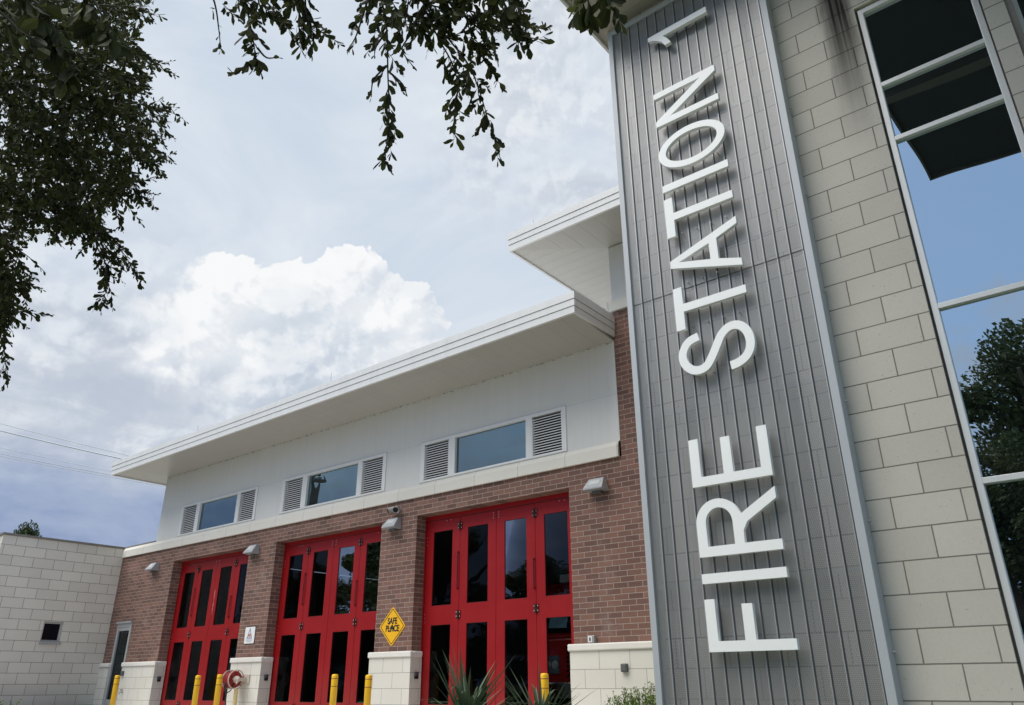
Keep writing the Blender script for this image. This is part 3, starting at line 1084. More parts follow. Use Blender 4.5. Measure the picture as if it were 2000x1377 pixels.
(-5.4,-10.52,4.74),
(-6.37,-11.02,5.87),
(-5.21,-11.34,4.62),
(-6.92,-10.08,4.9),
(-6.77,-10.41,5.31),
(-7.82,-10.76,5.17),
(-4.72,-11.47,4.56),
(-6.3,-11.11,3.81),
(-5.56,-11.53,4.55),
(-5.11,-11.54,5.16),
(-6.09,-10.97,4.73),
(-5.9,-10.96,3.22),
(-6.72,-10.64,5.87),
(-6.85,-11.19,5.29),
(-5.33,-10.99,4.89),
(-7.28,-11.13,5.44),
(-5.0,-11.17,4.0),
(-5.22,-10.75,4.53),
(-4.28,-11.05,4.18),
(-7.43,-11.17,5.74),
(-4.74,-11.14,4.06),
(-7.38,-10.63,5.05),
(-5.21,-11.34,5.28),
(-4.54,-11.53,4.68),
(-7.36,-11.31,6.76),
(-5.3,-11.44,4.48),
(-5.75,-11.5,5.66),
(-5.18,-10.9,5.63),
(-7.74,-10.61,4.41),
(-4.48,-10.74,3.81),
(-5.97,-10.76,6.31),
(-5.63,-11.03,5.2),
(-5.8,-11.13,5.54),
(-5.23,-11.07,3.73),
(-6.4,-10.8,5.84),
(-4.81,-11.51,4.18),
(-5.31,-11.14,3.95),
(-5.98,-10.97,3.27),
(-7.11,-10.95,5.48),
(-5.67,-10.89,4.97),
(-7.56,-10.85,4.63),
(-5.14,-11.18,3.79),
(-6.4,-10.68,6.05),
(-6.82,-10.23,4.87),
(-6.1,-11.12,5.27),
(-6.27,-10.93,4.0),
(-4.97,-11.57,4.73),
(-7.1,-10.82,5.7),
(-6.42,-10.87,4.34),
(-7.34,-11.0,4.9),
(-6.33,-10.12,5.53),
(-7.27,-10.76,3.74),
(-5.66,-10.46,4.84),
(-4.45,-10.97,4.56),
(-6.22,-11.01,4.44),
(-6.95,-10.92,6.51),
(-4.63,-11.69,4.47),
(-4.74,-11.52,4.92),
(-4.12,-11.2,4.21),
(-7.5,-11.43,6.57),
(-4.47,-11.34,4.21),
(-4.69,-11.06,4.35),
(-5.17,-11.12,3.83),
(-6.54,-10.87,6.75),
(-6.49,-10.73,5.3),
(-6.46,-10.78,5.24),
(-5.35,-11.39,4.42),
(-6.59,-10.89,3.41),
(-5.53,-10.82,5.8),
(-4.28,-11.01,4.23),
(-4.77,-11.04,5.25),
(-7.61,-10.64,4.04),
(-7.67,-10.59,4.62),
(-5.23,-10.59,4.29),
(-6.51,-10.13,5.25),
(-4.44,-10.77,3.85),
(-5.01,-11.11,5.1),
(-6.16,-10.61,4.81),
(-6.67,-10.94,5.46),
(-7.44,-10.55,4.99),
(-7.25,-11.44,6.38),
(-6.5,-10.57,5.32),
(-5.24,-11.25,5.13),
(-6.47,-10.31,4.84),
(-5.13,-10.9,4.01),
(-4.21,-11.16,4.61),
(-6.32,-10.82,6.62),
(-5.47,-11.27,4.18),
(-5.08,-10.96,3.73),
(-5.17,-11.53,4.6),
(-7.27,-11.42,6.93),
(-4.72,-10.68,3.83),
(-4.5,-11.09,4.46),
(-5.81,-10.77,5.3),
(-5.78,-10.81,6.3),
(-6.65,-10.59,5.77),
(-5.9,-11.41,5.58),
(-5.11,-11.02,3.84),
(-7.77,-10.63,3.91),
(-4.75,-11.36,3.79),
(-4.58,-11.18,3.67),
(-4.91,-10.9,3.72),
(-4.49,-11.42,4.03),
(-6.49,-10.85,5.29),
(-5.5,-10.55,5.41),
(-6.49,-11.23,5.21),
(-8.15,-10.52,4.17),
(-6.48,-11.48,6.04),
(-5.63,-11.12,5.48),
(-6.71,-10.79,6.2),
(-5.62,-10.76,5.68),
(-5.27,-11.48,4.07),
(-6.06,-10.68,6.4),
(-7.04,-10.16,4.92),
(-5.77,-10.61,4.45),
(-6.75,-11.44,5.75),
(-6.89,-10.67,5.33),
(-6.14,-10.98,4.21),
(-4.63,-11.26,4.88),
(-5.69,-10.53,5.05),
(-5.27,-11.0,4.03),
(-6.38,-10.89,3.53),
(-6.03,-10.48,4.46),
(-4.17,-11.01,4.25),
(-6.98,-10.77,5.06),
(-6.34,-11.16,5.01),
(-6.3,-10.96,6.23),
(-5.96,-10.65,6.39),
(-6.95,-11.04,4.27),
(-5.12,-11.47,5.03),
(-6.57,-10.38,5.02),
(-5.73,-11.14,3.9),
(-5.02,-11.68,4.48),
(-7.27,-11.33,6.89),
(-5.23,-11.04,4.06),
(-5.64,-10.7,4.27),
(-7.29,-10.57,3.88),
(-6.68,-11.25,5.45),
(-4.93,-11.02,4.37),
(-5.78,-11.61,5.58),
(-5.56,-11.5,4.91),
(-5.36,-11.52,4.77),
(-6.99,-10.26,5.27),
(-5.54,-10.48,5.2),
(-6.74,-11.05,5.46),
(-4.56,-11.23,4.46),
(-5.2,-10.67,5.32),
(-5.36,-10.5,4.54),
(-6.87,-10.66,3.56),
(-6.13,-10.55,5.24),
(-5.36,-11.27,5.05),
(-7.17,-10.28,4.85),
(-5.84,-10.4,4.52),
(-4.57,-11.73,4.64),
(-5.55,-10.41,5.01),
(-5.83,-10.56,5.15),
(-6.66,-10.74,3.53),
(-5.6,-11.1,3.69),
(-7.7,-10.62,4.38),
(-6.72,-10.61,6.56),
(-4.75,-11.2,3.39),
(-6.0,-10.97,4.44),
(-4.51,-11.31,3.89),
(-4.53,-11.08,4.13),
(-6.83,-10.58,4.51),
(-6.01,-11.14,5.83),
(-6.99,-10.33,5.47),
(-4.66,-11.24,3.63),
(-5.15,-11.56,4.64),
(-7.15,-11.26,6.54),
(-5.9,-10.67,4.69),
(-4.24,-11.03,3.8),
(-6.77,-11.6,6.29),
(-6.42,-11.28,4.71),
(-7.08,-10.82,5.99),
(-4.47,-11.1,4.45),
(-5.67,-11.53,5.31),
(-4.4,-11.23,4.37),
(-7.1,-10.73,5.38),
(-6.27,-10.91,4.39),
(-5.49,-11.17,4.01),
(-6.01,-10.51,5.84),
(-5.69,-11.55,5.66),
(-5.64,-11.14,4.22),
(-4.62,-11.07,4.39),
(-5.65,-11.39,4.66),
(-4.82,-11.02,3.92),
(-4.87,-11.58,4.52),
(-6.55,-10.48,4.56),
(-4.36,-10.79,3.89),
(-5.06,-11.23,3.29),
(-5.4,-11.67,4.86),
(-4.14,-11.02,3.86),
(-5.01,-11.16,4.86),
(-7.35,-10.4,4.81),
(-6.93,-11.05,4.6),
(-5.52,-11.57,5.18),
(-4.77,-11.11,3.78),
(-7.09,-10.42,5.04),
(-4.84,-10.83,4.5),
(-4.86,-11.61,4.63),
(-6.58,-10.81,3.78),
(-6.76,-10.89,6.27),
(-7.36,-10.95,5.14),
(-6.57,-11.28,5.47),
(-7.37,-10.69,3.95),
(-6.64,-10.82,3.71),
(-6.09,-11.12,6.2),
(-5.57,-11.35,3.88),
(-6.45,-10.81,5.14),
(-4.84,-11.0,4.37),
(-5.4,-10.84,5.86),
(-4.37,-10.9,3.41),
(-7.33,-10.9,4.66),
(-6.76,-10.28,5.62),
(-5.57,-11.44,5.29),
(-6.56,-11.18,4.43),
(-6.2,-11.02,4.21),
(-6.88,-11.02,4.65),
(-6.18,-11.19,4.92),
(-5.22,-11.48,5.11),
(-4.58,-11.07,3.43),
(-4.92,-11.15,3.57),
(-6.7,-10.84,6.08),
(-6.21,-10.81,5.52),
(-7.87,-11.0,5.4),
(-6.12,-11.22,4.01),
(-7.53,-11.11,6.03),
(-7.25,-10.86,5.3),
(-6.26,-11.55,6.03),
(-6.23,-10.86,6.55),
(-4.9,-10.69,3.85),
(-7.08,-10.71,6.0),
(-4.73,-11.54,4.27),
(-5.96,-10.57,6.42),
(-5.22,-11.2,3.13),
(-5.43,-11.14,3.14),
(-6.9,-10.59,5.51),
(-4.36,-11.03,3.81),
(-5.7,-11.14,3.68),
(-4.53,-11.4,4.48),
(-4.05,-11.25,4.4),
(-4.74,-11.17,3.7),
(-6.99,-10.81,3.82),
(-4.71,-11.52,4.39),
(-4.21,-11.09,4.18),
(-4.47,-10.92,4.33),
(-5.73,-10.83,4.94),
(-5.26,-10.98,4.02),
(-6.02,-11.17,4.68),
(-6.14,-10.89,5.21),
(-6.16,-11.19,3.84),
(-6.21,-11.34,6.0),
(-6.07,-10.58,4.78),
(-7.0,-10.93,6.12),
(-6.35,-11.14,5.1),
(-4.95,-11.29,5.06),
(-5.21,-10.86,5.43),
(-7.38,-11.34,6.78),
(-4.68,-11.19,3.82),
(-7.55,-10.84,5.3),
(-6.53,-10.8,6.0),
(-5.23,-11.47,4.4),
(-6.95,-10.72,5.84),
(-5.94,-11.08,3.59),
(-6.22,-11.16,5.6),
(-5.82,-11.26,4.01),
(-5.84,-10.84,6.0),
(-6.83,-10.8,4.74),
(-6.74,-11.15,5.44),
(-5.87,-11.42,4.53),
(-4.93,-10.58,4.22),
(-5.73,-11.27,4.38),
(-7.72,-10.91,4.87),
(-6.99,-10.66,5.4),
(-4.97,-10.93,5.05),
(-7.49,-11.12,6.33),
(-5.89,-10.92,4.18),
(-6.01,-10.58,5.32),
(-6.22,-10.18,4.74),
(-7.33,-11.27,6.23),
(-7.29,-10.72,3.9),
(-7.23,-10.64,3.85),
(-6.59,-11.1,5.32),
(-6.72,-10.3,4.95),
(-5.73,-11.08,5.2),
(-4.88,-11.07,3.44),
(-4.75,-11.54,4.71),
(-6.95,-10.74,4.96),
(-4.95,-11.32,4.3),
(-6.75,-10.01,5.09),
(-5.21,-11.08,2.87),
(-8.27,-10.44,4.0),
(-7.19,-11.13,5.33),
(-5.92,-10.23,5.21),
(-5.57,-11.26,3.66),
(-4.19,-11.13,4.1),
(-5.72,-11.07,5.25),
(-5.53,-11.48,4.18),
(-6.79,-10.65,4.67),
(-5.22,-11.03,4.32),
(-6.46,-11.27,5.98),
(-5.07,-11.19,5.22),
(-6.41,-10.06,5.27),
(-5.92,-10.8,6.07),
(-7.59,-10.62,3.93),
(-6.15,-10.93,4.26),
(-6.32,-10.72,4.23),
(-5.11,-11.55,4.38),
(-6.25,-10.95,6.16),
(-6.0,-10.88,5.95),
(-5.74,-10.75,6.31),
(-5.86,-10.59,5.88),
(-5.38,-11.15,4.97),
(-6.9,-10.86,4.43),
(-7.05,-10.7,4.78),
(-4.89,-11.1,4.9),
(-6.46,-11.03,5.41),
(-7.02,-10.9,6.29),
(-4.49,-11.44,4.53),
(-6.14,-11.18,4.14),
(-6.54,-11.34,5.14),
(-5.4,-11.37,4.36),
(-6.52,-10.91,3.71),
(-7.0,-10.86,5.16),
(-4.67,-11.13,5.09),
(-5.83,-11.0,4.04),
(-6.6,-11.13,4.16),
(-5.68,-11.17,4.84),
(-4.79,-11.56,4.93),
(-5.78,-10.61,6.18),
(-6.56,-10.84,6.06),
(-6.18,-11.3,4.52),
(-5.32,-10.82,4.67),
(-4.82,-11.3,3.61),
(-6.76,-10.42,5.69),
(-6.28,-10.91,5.99),
(-6.66,-10.68,4.81),
(-4.69,-11.2,3.65),
(-5.76,-11.35,5.64),
(-5.28,-11.15,4.98),
(-7.94,-10.62,3.87),
(-5.05,-10.73,4.16),
(-6.43,-10.23,5.39),
(-6.9,-10.85,4.38),
(-7.15,-11.38,6.83),
(-6.37,-11.04,3.83),
(-6.45,-10.96,5.5),
(-4.44,-11.45,4.35),
(-7.01,-11.18,5.19),
(-6.34,-10.59,4.86),
(-5.57,-10.91,5.49),
(-5.86,-10.85,4.54),
(-5.38,-10.85,3.95),
(-6.22,-10.48,5.8),
(-4.82,-10.84,4.53),
(-5.15,-11.62,5.18),
(-7.86,-10.92,5.27),
(-6.98,-11.24,6.83),
(-6.85,-10.85,3.81),
(-4.08,-11.0,4.04),
(-4.65,-11.06,4.25),
(-6.27,-11.44,5.85),
(-4.44,-11.1,4.87),
(-5.49,-10.63,5.39),
(-6.7,-10.76,3.85),
(-6.73,-11.25,5.32),
(-5.6,-11.42,5.26),
(-4.97,-11.78,4.76),
(-5.9,-10.28,5.29),
(-7.52,-10.6,4.67),
(-6.05,-10.72,6.53),
(-4.36,-10.88,3.5),
(-6.15,-11.61,5.95),
(-6.31,-10.82,6.36),
(-5.92,-11.15,5.67),
(-5.1,-11.43,4.64),
(-4.55,-11.05,4.96),
(-6.94,-10.88,4.41),
(-4.37,-11.45,4.34),
(-7.5,-10.9,4.75),
(-6.01,-11.21,4.58),
(-5.96,-11.06,4.57),
(-4.89,-11.41,4.58),
(-5.65,-10.9,4.48),
(-5.66,-11.37,4.04),
(-6.5,-10.39,4.59),
(-6.3,-10.54,6.08),
(-6.59,-10.41,6.28),
(-7.05,-10.95,5.84),
(-6.24,-11.3,5.18),
(-6.52,-11.38,5.1),
(-6.08,-10.36,6.12),
(-6.45,-11.2,5.53),
(-6.36,-11.37,6.3),
(-5.23,-11.34,3.52),
(-6.8,-10.89,6.18),
(-5.93,-10.18,5.06),
(-5.04,-11.58,5.11),
(-5.43,-11.54,5.01),
(-6.74,-11.01,5.44),
(-5.16,-11.1,3.89),
(-7.12,-11.01,5.65),
(-4.95,-10.58,4.37),
(-5.98,-10.93,4.3),
(-5.95,-10.9,4.32),
(-5.05,-10.77,4.87),
(-5.67,-11.54,4.8),
(-5.09,-11.18,3.56),
(-6.2,-10.92,4.49),
(-4.87,-11.15,4.85),
(-7.02,-11.31,6.51),
(-6.55,-10.99,3.63),
(-4.95,-11.29,3.09),
(-7.12,-10.71,4.3),
(-6.17,-10.61,4.42),
(-6.37,-11.08,5.18),
(-6.35,-11.26,5.29),
(-4.48,-11.28,3.86),
(-4.79,-11.27,4.09),
(-6.87,-10.8,4.69),
(-5.08,-10.87,3.98),
(-6.0,-11.18,5.01),
(-4.51,-11.4,4.32),
(-5.24,-11.52,4.75),
(-6.58,-11.47,5.52),
(-5.43,-10.86,5.45),
(-6.73,-11.42,6.02),
(-6.59,-10.32,5.52),
(-6.5,-10.37,5.2),
(-6.18,-11.02,5.14),
(-6.23,-11.26,5.92),
(-5.45,-10.94,4.33),
(-5.07,-11.11,3.74),
(-5.64,-11.11,5.48),
(-5.27,-11.01,4.41),
(-5.36,-10.71,5.28),
(-6.06,-10.71,4.07),
(-6.08,-11.07,4.49),
(-5.1,-10.97,3.67),
(-5.74,-11.26,5.06),
(-7.18,-10.88,6.0),
(-4.49,-11.14,4.18),
(-5.95,-10.51,4.4),
(-7.38,-10.97,4.79),
(-5.47,-10.71,3.87),
(-6.55,-10.96,5.73),
(-5.6,-10.51,4.46),
(-5.85,-11.3,4.04),
(-6.88,-11.3,5.39),
(-5.39,-11.61,5.38),
(-7.39,-10.77,4.95),
(-5.05,-11.18,4.76),
(-6.17,-10.76,5.48),
(-5.37,-11.14,3.74),
(-6.4,-10.09,5.58),
(-5.56,-11.36,4.4),
(-5.28,-11.36,5.35),
(-6.0,-10.36,5.45),
(-6.17,-10.88,5.45),
(-5.81,-10.84,6.22),
(-5.13,-10.51,4.73),
(-4.81,-11.02,4.5),
(-4.28,-11.15,3.99),
(-5.32,-10.87,5.51),
(-6.33,-10.76,6.11),
(-4.77,-10.81,4.29),
(-6.57,-10.5,6.58),
(-4.86,-11.55,4.53),
(-6.83,-10.02,5.29),
(-5.49,-11.35,4.46),
(-4.95,-10.78,4.12),
(-6.27,-11.11,6.03),
(-6.76,-10.35,5.11),
(-5.18,-11.3,3.55),
(-6.28,-10.89,4.17),
(-4.84,-10.79,4.94),
(-6.33,-10.98,5.44),
(-6.78,-10.85,5.37),
(-6.44,-11.08,4.14),
(-4.97,-11.16,4.06),
(-5.9,-11.09,3.7),
(-6.3,-11.23,5.6),
(-4.38,-10.94,3.45),
(-4.94,-11.15,4.13),
(-6.38,-10.35,5.47),
(-6.66,-10.78,6.01),
(-5.85,-11.42,4.66),
(-5.8,-11.18,3.86),
(-6.67,-11.43,5.7),
(-4.98,-10.95,4.88),
(-7.0,-10.21,4.75),
(-4.83,-11.74,4.54),
(-5.75,-10.62,5.1),
(-5.47,-10.98,4.29),
(-7.8,-10.86,5.02),
(-4.48,-11.48,4.46),
(-5.83,-10.83,4.97),
(-5.86,-10.58,4.92),
(-5.82,-10.62,4.39),
(-6.53,-11.18,5.51),
(-7.68,-11.03,5.52),
(-5.46,-10.57,5.51),
(-5.21,-11.25,3.12),
(-4.86,-11.35,4.16),
(-4.5,-11.45,4.26),
(-4.55,-10.85,3.75),
(-5.61,-11.07,5.09),
(-5.25,-10.66,5.4),
(-4.63,-11.19,3.87),
(-7.1,-11.12,6.86),
(-4.92,-11.47,5.05),
(-7.42,-11.28,6.66),
(-5.09,-11.25,5.06),
(-6.01,-10.64,4.27),
(-6.36,-10.27,5.33),
(-4.6,-10.88,3.58),
(-6.96,-10.94,5.91),
(-4.12,-11.27,4.37),
(-5.67,-11.37,4.28),
(-4.71,-11.08,4.37),
(-4.78,-11.12,3.87),
(-6.31,-10.43,6.27),
(-2.23,-10.73,3.81),
(-1.87,-10.29,3.65),
(-1.67,-10.51,3.48),
(-2.2,-10.51,3.73),
(-2.15,-10.41,3.81),
(-1.85,-10.44,3.63),
(-2.4,-10.58,3.96),
(-2.0,-10.42,3.76),
(-2.06,-10.7,3.57),
(-2.04,-10.36,3.8),
(-1.91,-10.18,3.97),
(-1.8,-10.56,3.55),
(-1.74,-10.56,3.58),
(-1.85,-10.62,3.69),
(-1.94,-10.49,3.49),
(-1.7,-10.51,3.57),
(-1.82,-10.23,3.67),
(-1.67,-10.47,3.45),
(-2.27,-10.62,3.72),
(-1.79,-10.08,3.8),
(-1.95,-10.14,3.72),
(-2.05,-10.52,4.0),
(-1.7,-10.27,3.97),
(-1.68,-10.22,3.81),
(-2.01,-10.3,3.92),
(-2.29,-10.68,3.94),
(-1.88,-10.2,3.85),
(-1.99,-10.81,3.55),
(-1.73,-10.27,3.81),
(-1.91,-10.54,3.53),
(-2.0,-10.51,3.75),
(-1.98,-10.66,3.63),
(-1.88,-10.34,3.51),
(-1.71,-10.27,3.72),
(-1.71,-10.33,3.74),
(-2.16,-10.48,4.11),
(-2.08,-10.54,4.02),
(-2.3,-10.73,3.93),
(-2.81,-11.16,3.74),
(-2.47,-10.9,3.58),
(-2.37,-10.98,3.6),
(-2.75,-11.17,3.82),
(-2.7,-11.17,3.86),
(-2.12,-11.05,3.53),
(-2.57,-11.05,3.65),
(-2.32,-11.13,3.45),
(-2.75,-11.06,3.82),
(-2.58,-11.05,3.63),
(-5.24,-11.1,3.05),
(-5.49,-11.23,3.56),
(-5.33,-11.1,2.87),
(-5.32,-11.18,2.98),
(-5.5,-11.25,3.5),
(-5.79,-11.01,3.37),
(-5.27,-11.19,3.31),
(-5.38,-11.04,2.95),
(-5.45,-11.28,3.65),
(-5.5,-11.08,2.85),
(-6.0,-10.97,3.45),
(-5.75,-10.91,3.39),
(-5.82,-11.04,3.33),
(-5.81,-10.97,3.34),
(-5.35,-11.03,2.92),
(-5.49,-11.1,3.16),
(-5.55,-11.05,3.46),
(-5.92,-11.02,3.65),
(-5.34,-11.1,3.15),
(-5.69,-11.15,3.45),
(-5.49,-11.01,3.3),
(-5.78,-11.01,3.17),
(-6.07,-10.97,3.16),
(-5.43,-11.2,3.49),
(-5.97,-11.02,3.32),
(-5.35,-11.3,3.5),
(-5.3,-11.08,3.28),
(-5.65,-10.98,3.18),
(-5.65,-10.97,3.12),
(-5.82,-11.01,3.56),
(-5.57,-10.97,3.34),
(-5.63,-11.14,3.52),
(-5.57,-11.0,3.29),
(-5.6,-11.04,3.53),
(-5.71,-10.99,3.48),
(-5.89,-11.09,3.34),
(-5.76,-11.0,3.31),
(-5.26,-11.18,3.03),
(-5.22,-11.11,3.08),
(-5.43,-11.23,3.4),
(-5.43,-11.1,3.2),
(-5.86,-11.23,3.88),
(-5.66,-11.03,2.95),
(-5.28,-11.21,3.12),
(-5.52,-11.13,3.22),
(-5.46,-11.16,3.12),
(-5.84,-11.15,3.66),
(-5.63,-11.15,3.45),
(-5.89,-10.9,3.08),
(-5.89,-11.09,3.87),
(-5.93,-10.87,3.3),
(-5.56,-11.01,3.29),
(-5.36,-11.13,3.01),
(-6.0,-11.06,3.53),
(-5.84,-11.21,3.75),
(-5.61,-10.96,3.07),
(-5.54,-11.03,3.02),
(-5.17,-11.09,3.12),
(-5.51,-11.2,3.29),
(-5.46,-11.06,3.07)]

# ------------------------------------------------------------------ bay building
bay = thing('bay_building', (-16.0, 0.0, -ZO), 'red brick fire engine bays with three red folding doors under a white overhanging roof', 'building')
OPEN = [(-23.70, -19.575), (-18.315, -14.055), (-12.85, -8.555)]
FLOOR = -ZO; HEAD = 3.587
mb = MB(); mb.mat('brick')
wall_grid(mb, -27.2, -7.3, FLOOR, 4.01, 0.0, 0.5, [(a, b, FLOOR, HEAD) for a, b in OPEN] + [(-26.56, -25.67, FLOOR, 1.84)])
mb.box(-7.3, -4.0, 0.0, 0.5, FLOOR, 7.09)
mb.build('brick_wall', None, bay)
mb = MB(); 
for z0, z1 in ((FLOOR, 4.3),):
    mb.box(-27.2, -4.2, 13.001, 13.2, z0, 4.42)
mb.box(-27.2, -27.0, 0.5, 13.0, FLOOR, 4.3); mb.box(-4.4, -4.2, 0.501, 13.0, FLOOR, 7.3); mb.box(-27.0, -4.4, 0.5, 13.0, FLOOR - 0.12, FLOOR - 0.02); mb.box(-27.0, -4.4, 0.5, 13.0, 4.32, 4.42)
mb.build('interior_shell', 'interior', bay)

# limestone ledge with a sloping top
prof = [(-0.06, 4.01), (-0.06, 4.225), (0.0, 4.325), (0.0, 4.01)]
MB().mat('ledge_stone').prism(prof, -27.2, -7.34).build('stone_ledge', None, bay)
prof = [(-0.06, 7.095), (-0.06, 7.325), (0.0, 7.35), (0.0, 7.095)]
mb = MB().mat('ledge_stone'); mb.prism(prof, -7.40, -4.2); mb.box(-7.40, -7.3, 0.0, 12.0, 7.095, 7.325)
mb.build('stone_ledge', None, bay)

# clerestory wall with three window openings
WIN = [(-23.72, -19.52), (-18.32, -14.03), (-12.81, -8.56)]
mb = MB().mat('wall_panel')
wall_grid(mb, -25.08, -7.31, 4.326, 6.47, 0.002, 0.30, [(a, b, 4.35, 5.325) for a, b in WIN])
mb.box(-25.08, -24.9, 0.302, 13, 4.326, 6.45)
mb.build('clerestory_wall', None, bay)
mb = MB().mat('wall_panel'); mb.box(-7.30, -4.2, 0.003, 0.3, 7.351, 8.66); mb.box(-7.30, -7.1, 0.3, 12.0, 7.351, 8.66)
mb.build('upper_wall', None, bay)

for a, b in WIN:
    w = b - a; z0, z1 = 4.35, 5.325; yf, yb = -0.022, 0.09
    s = w / 4.25
    xs = [a, a + 0.10 * s, a + 0.94 * s, a + 1.12 * s, a + 3.19 * s, a + 3.34 * s, a + 4.16 * s, b]
    mb = MB().mat('white_metal')
    mb.box(a, b, yf, yb, z1 - 0.075, z1); mb.box(a, b, yf, yb, z0, z0 + 0.045)
    for i in (0, 2, 4, 6): mb.box(xs[i], xs[i + 1], yf + 0.002, yb, z0 + 0.045, z1 - 0.075)
    fr = mb.build('clerestory_window', None, bay, bevel=0.004)
    gp = MB().box(a - 0.012, b + 0.012, -0.006, -0.001, z1, z1 + 0.016); gp.box(a - 0.014, a - 0.002, -0.006, -0.001, z0 - 0.02, z1)
    gp.build('sealant', 'frame_grey', fr)
    MB().box(xs[3], xs[4], 0.05, 0.062, z0 + 0.045, z1 - 0.075).build('pane', 'clerestory_glass', fr)
    for l, r in ((xs[1], xs[2]), (xs[5], xs[6])):
        mb = MB().mat('louver_white')
        t_ = 0.03
        mb.box(l, l + t_, yf + 0.004, 0.07, z0 + 0.05, z1 - 0.08); mb.box(r - t_, r, yf + 0.004, 0.07, z0 + 0.05, z1 - 0.08)
        zt, zb = z1 - 0.10, z0 + 0.075; n = 14; st = (zt - zb) / n
        for k in range(n):
            z = zb + k * st
            mb.prism([(yf + 0.006, z), (yf + 0.006, z + 0.019), (0.022, z + 0.028), (0.022, z + 0.021)], l + t_, r - t_)
        mb.mat('dark_void').box(l, r, 0.072, 0.085, z0 + 0.045, z1 - 0.075)
        mb.build('louver', None, fr)

# low roof: three stepped fascia bands, slightly tilted along its length
def zt(x, d=0.0): return 6.54 + (x + 7.3) * 0.0059 + d
XL, XR, YF = -26.05, -7.275, -1.46
def fband(mb, x0, x1, y0, y1, d0, d1):
    mb.hexa([(x0, y0, zt(x0, d0)), (x1, y0, zt(x1, d0)), (x1, y1, zt(x1, d0)), (x0, y1, zt(x0, d0)), (x0, y0, zt(x0, d1)), (x1, y0, zt(x1, d1)), (x1, y1, zt(x1, d1)), (x0, y1, zt(x0, d1))])
mb = MB().mat('white_metal')
for k, (d0, d1) in enumerate(((0.0, 0.142), (0.152, 0.286), (0.298, 0.418))):
    o = 0.012 * k
    fband(mb, XL - o, XR + o, YF - o, YF + 0.06, d0, d1)
    fband(mb, XR - 0.05, XR + o, YF + 0.062, -0.002, d0, d1)
    fband(mb, XL - o, XL + 0.05, YF + 0.062, 14.0, d0, d1)
mb.box(XR - 0.05, XR + 0.012, YF + 0.1, -0.004, zt(XR, 0.44), zt(XR, 0.475))
mb.mat('fascia_groove')
for d0, d1 in ((0.142, 0.152), (0.286, 0.298)):
    fband(mb, XL + 0.004, XR - 0.004, YF + 0.006, YF + 0.05, d0, d1); fband(mb, XR - 0.04, XR - 0.004, YF + 0.062, -0.004, d0, d1); fband(mb, XL + 0.006, XL + 0.04, YF + 0.062, 14.0, d0, d1)
roof = mb.build('roof', None, bay)
mb = MB().mat('white_metal')
fband(mb, XL - 0.03, XR + 0.02, YF - 0.02, 14.0, 0.42, 0.45)
mb.build('roof_sheet', None, roof)
mb = MB().mat('soffit_x')
def sof(x0, x1, y0, y1, za, zb, zc, zd): mb.hexa([(x0, y0, za), (x1, y0, zb), (x1, y1, zc), (x0, y1, zd), (x0, y0, za + .05), (x1, y0, zb + .05), (x1, y1, zc + .05), (x0, y1, zd + .05)])
sof(-25.0, XR - 0.052, YF + 0.062, 0.0, zt(-25.0, 0.035), zt(XR, 0.035), 6.45, 6.465)
mb.build('soffit', None, roof)
mb = MB().mat('soffit_y')
sof(XL + 0.052, -25.0, YF + 0.062, 14.0, zt(XL, 0.035), zt(-25.0, 0.035), 6.465, 6.465)
mb.build('soffit', None, roof)

# upper roof, further right and higher
UX, UY, UZ = -9.04, -1.28, 8.645
mb = MB().mat('white_metal')
for k, (d0, d1) in enumerate(((0.0, 0.145), (0.155, 0.275), (0.287, 0.41))):
    o = 0.012 * k
    mb.box(UX - o, -3.5, UY - o, UY + 0.05, UZ + d0, UZ + d1); mb.box(UX - o, UX + 0.05, UY + 0.052, 13.0, UZ + d0, UZ + d1)
mb.mat('fascia_groove')
for d0, d1 in ((0.145, 0.155), (0.275, 0.287)):
    mb.box(UX + 0.005, -3.5, UY + 0.006, UY + 0.04, UZ + d0, UZ + d1); mb.box(UX + 0.006, UX + 0.04, UY + 0.052, 13.0, UZ + d0, UZ + d1)
mb.mat('white_metal').box(UX - 0.03, -3.5, UY - 0.02, 13.0, UZ + 0.412, UZ + 0.44)
uroof = mb.build('roof', None, bay)
mb = MB().mat('soffit_x'); zs = UZ + 0.03
mb.add([(UX + 0.05, UY + 0.05, zs), (-3.5, UY + 0.05, zs), (-3.5, 0.0, zs), (-7.31, 0.0, zs)], [(3, 2, 1, 0)])
mb.build('soffit', None, uroof)
mb = MB().mat('soffit_y')
mb.add([(UX + 0.05, UY + 0.05, zs), (-7.31, 0.0, zs), (-7.31, 13.0, zs), (UX + 0.05, 13.0, zs)], [(3, 2, 1, 0)])
mb.build('soffit', None, uroof)

# stone plinths with rounded caps on the piers
for x0, x1, l, r in ((-27.2, -26.565, False, True), (-25.67, -23.64, True, True), (-19.635, -18.255, True, True), (-14.115, -12.79, True, True), (-8.615, -4.6, True, False)):
    mb = MB().mat('plinth_stone'); a = x0; b = x1
    mb.box(a, b, -0.07, -0.001, FLOOR - 0.1, 0.535)
    if r and b > -26: mb.box(b - 0.058, b, 0.001, 0.27, FLOOR - 0.1, 0.535)
    if l and a > -25.5: mb.box(a, a + 0.058, 0.001, 0.27, FLOOR - 0.1, 0.535)
    pl = mb.build('plinth', None, bay)
    mb = MB().mat('cap_stone'); e0 = 0.03 if l else 0.0; e1 = 0.03 if r else 0.0
    mb.box(a - e0, b + e1, -0.105, -0.001, 0.536, 0.66)
    if r and b > -26: mb.box(b - 0.058, b + e1 - .002, 0.0, 0.27, 0.536, 0.658)
    mb.build('cap', None, pl, bevel=0.022)

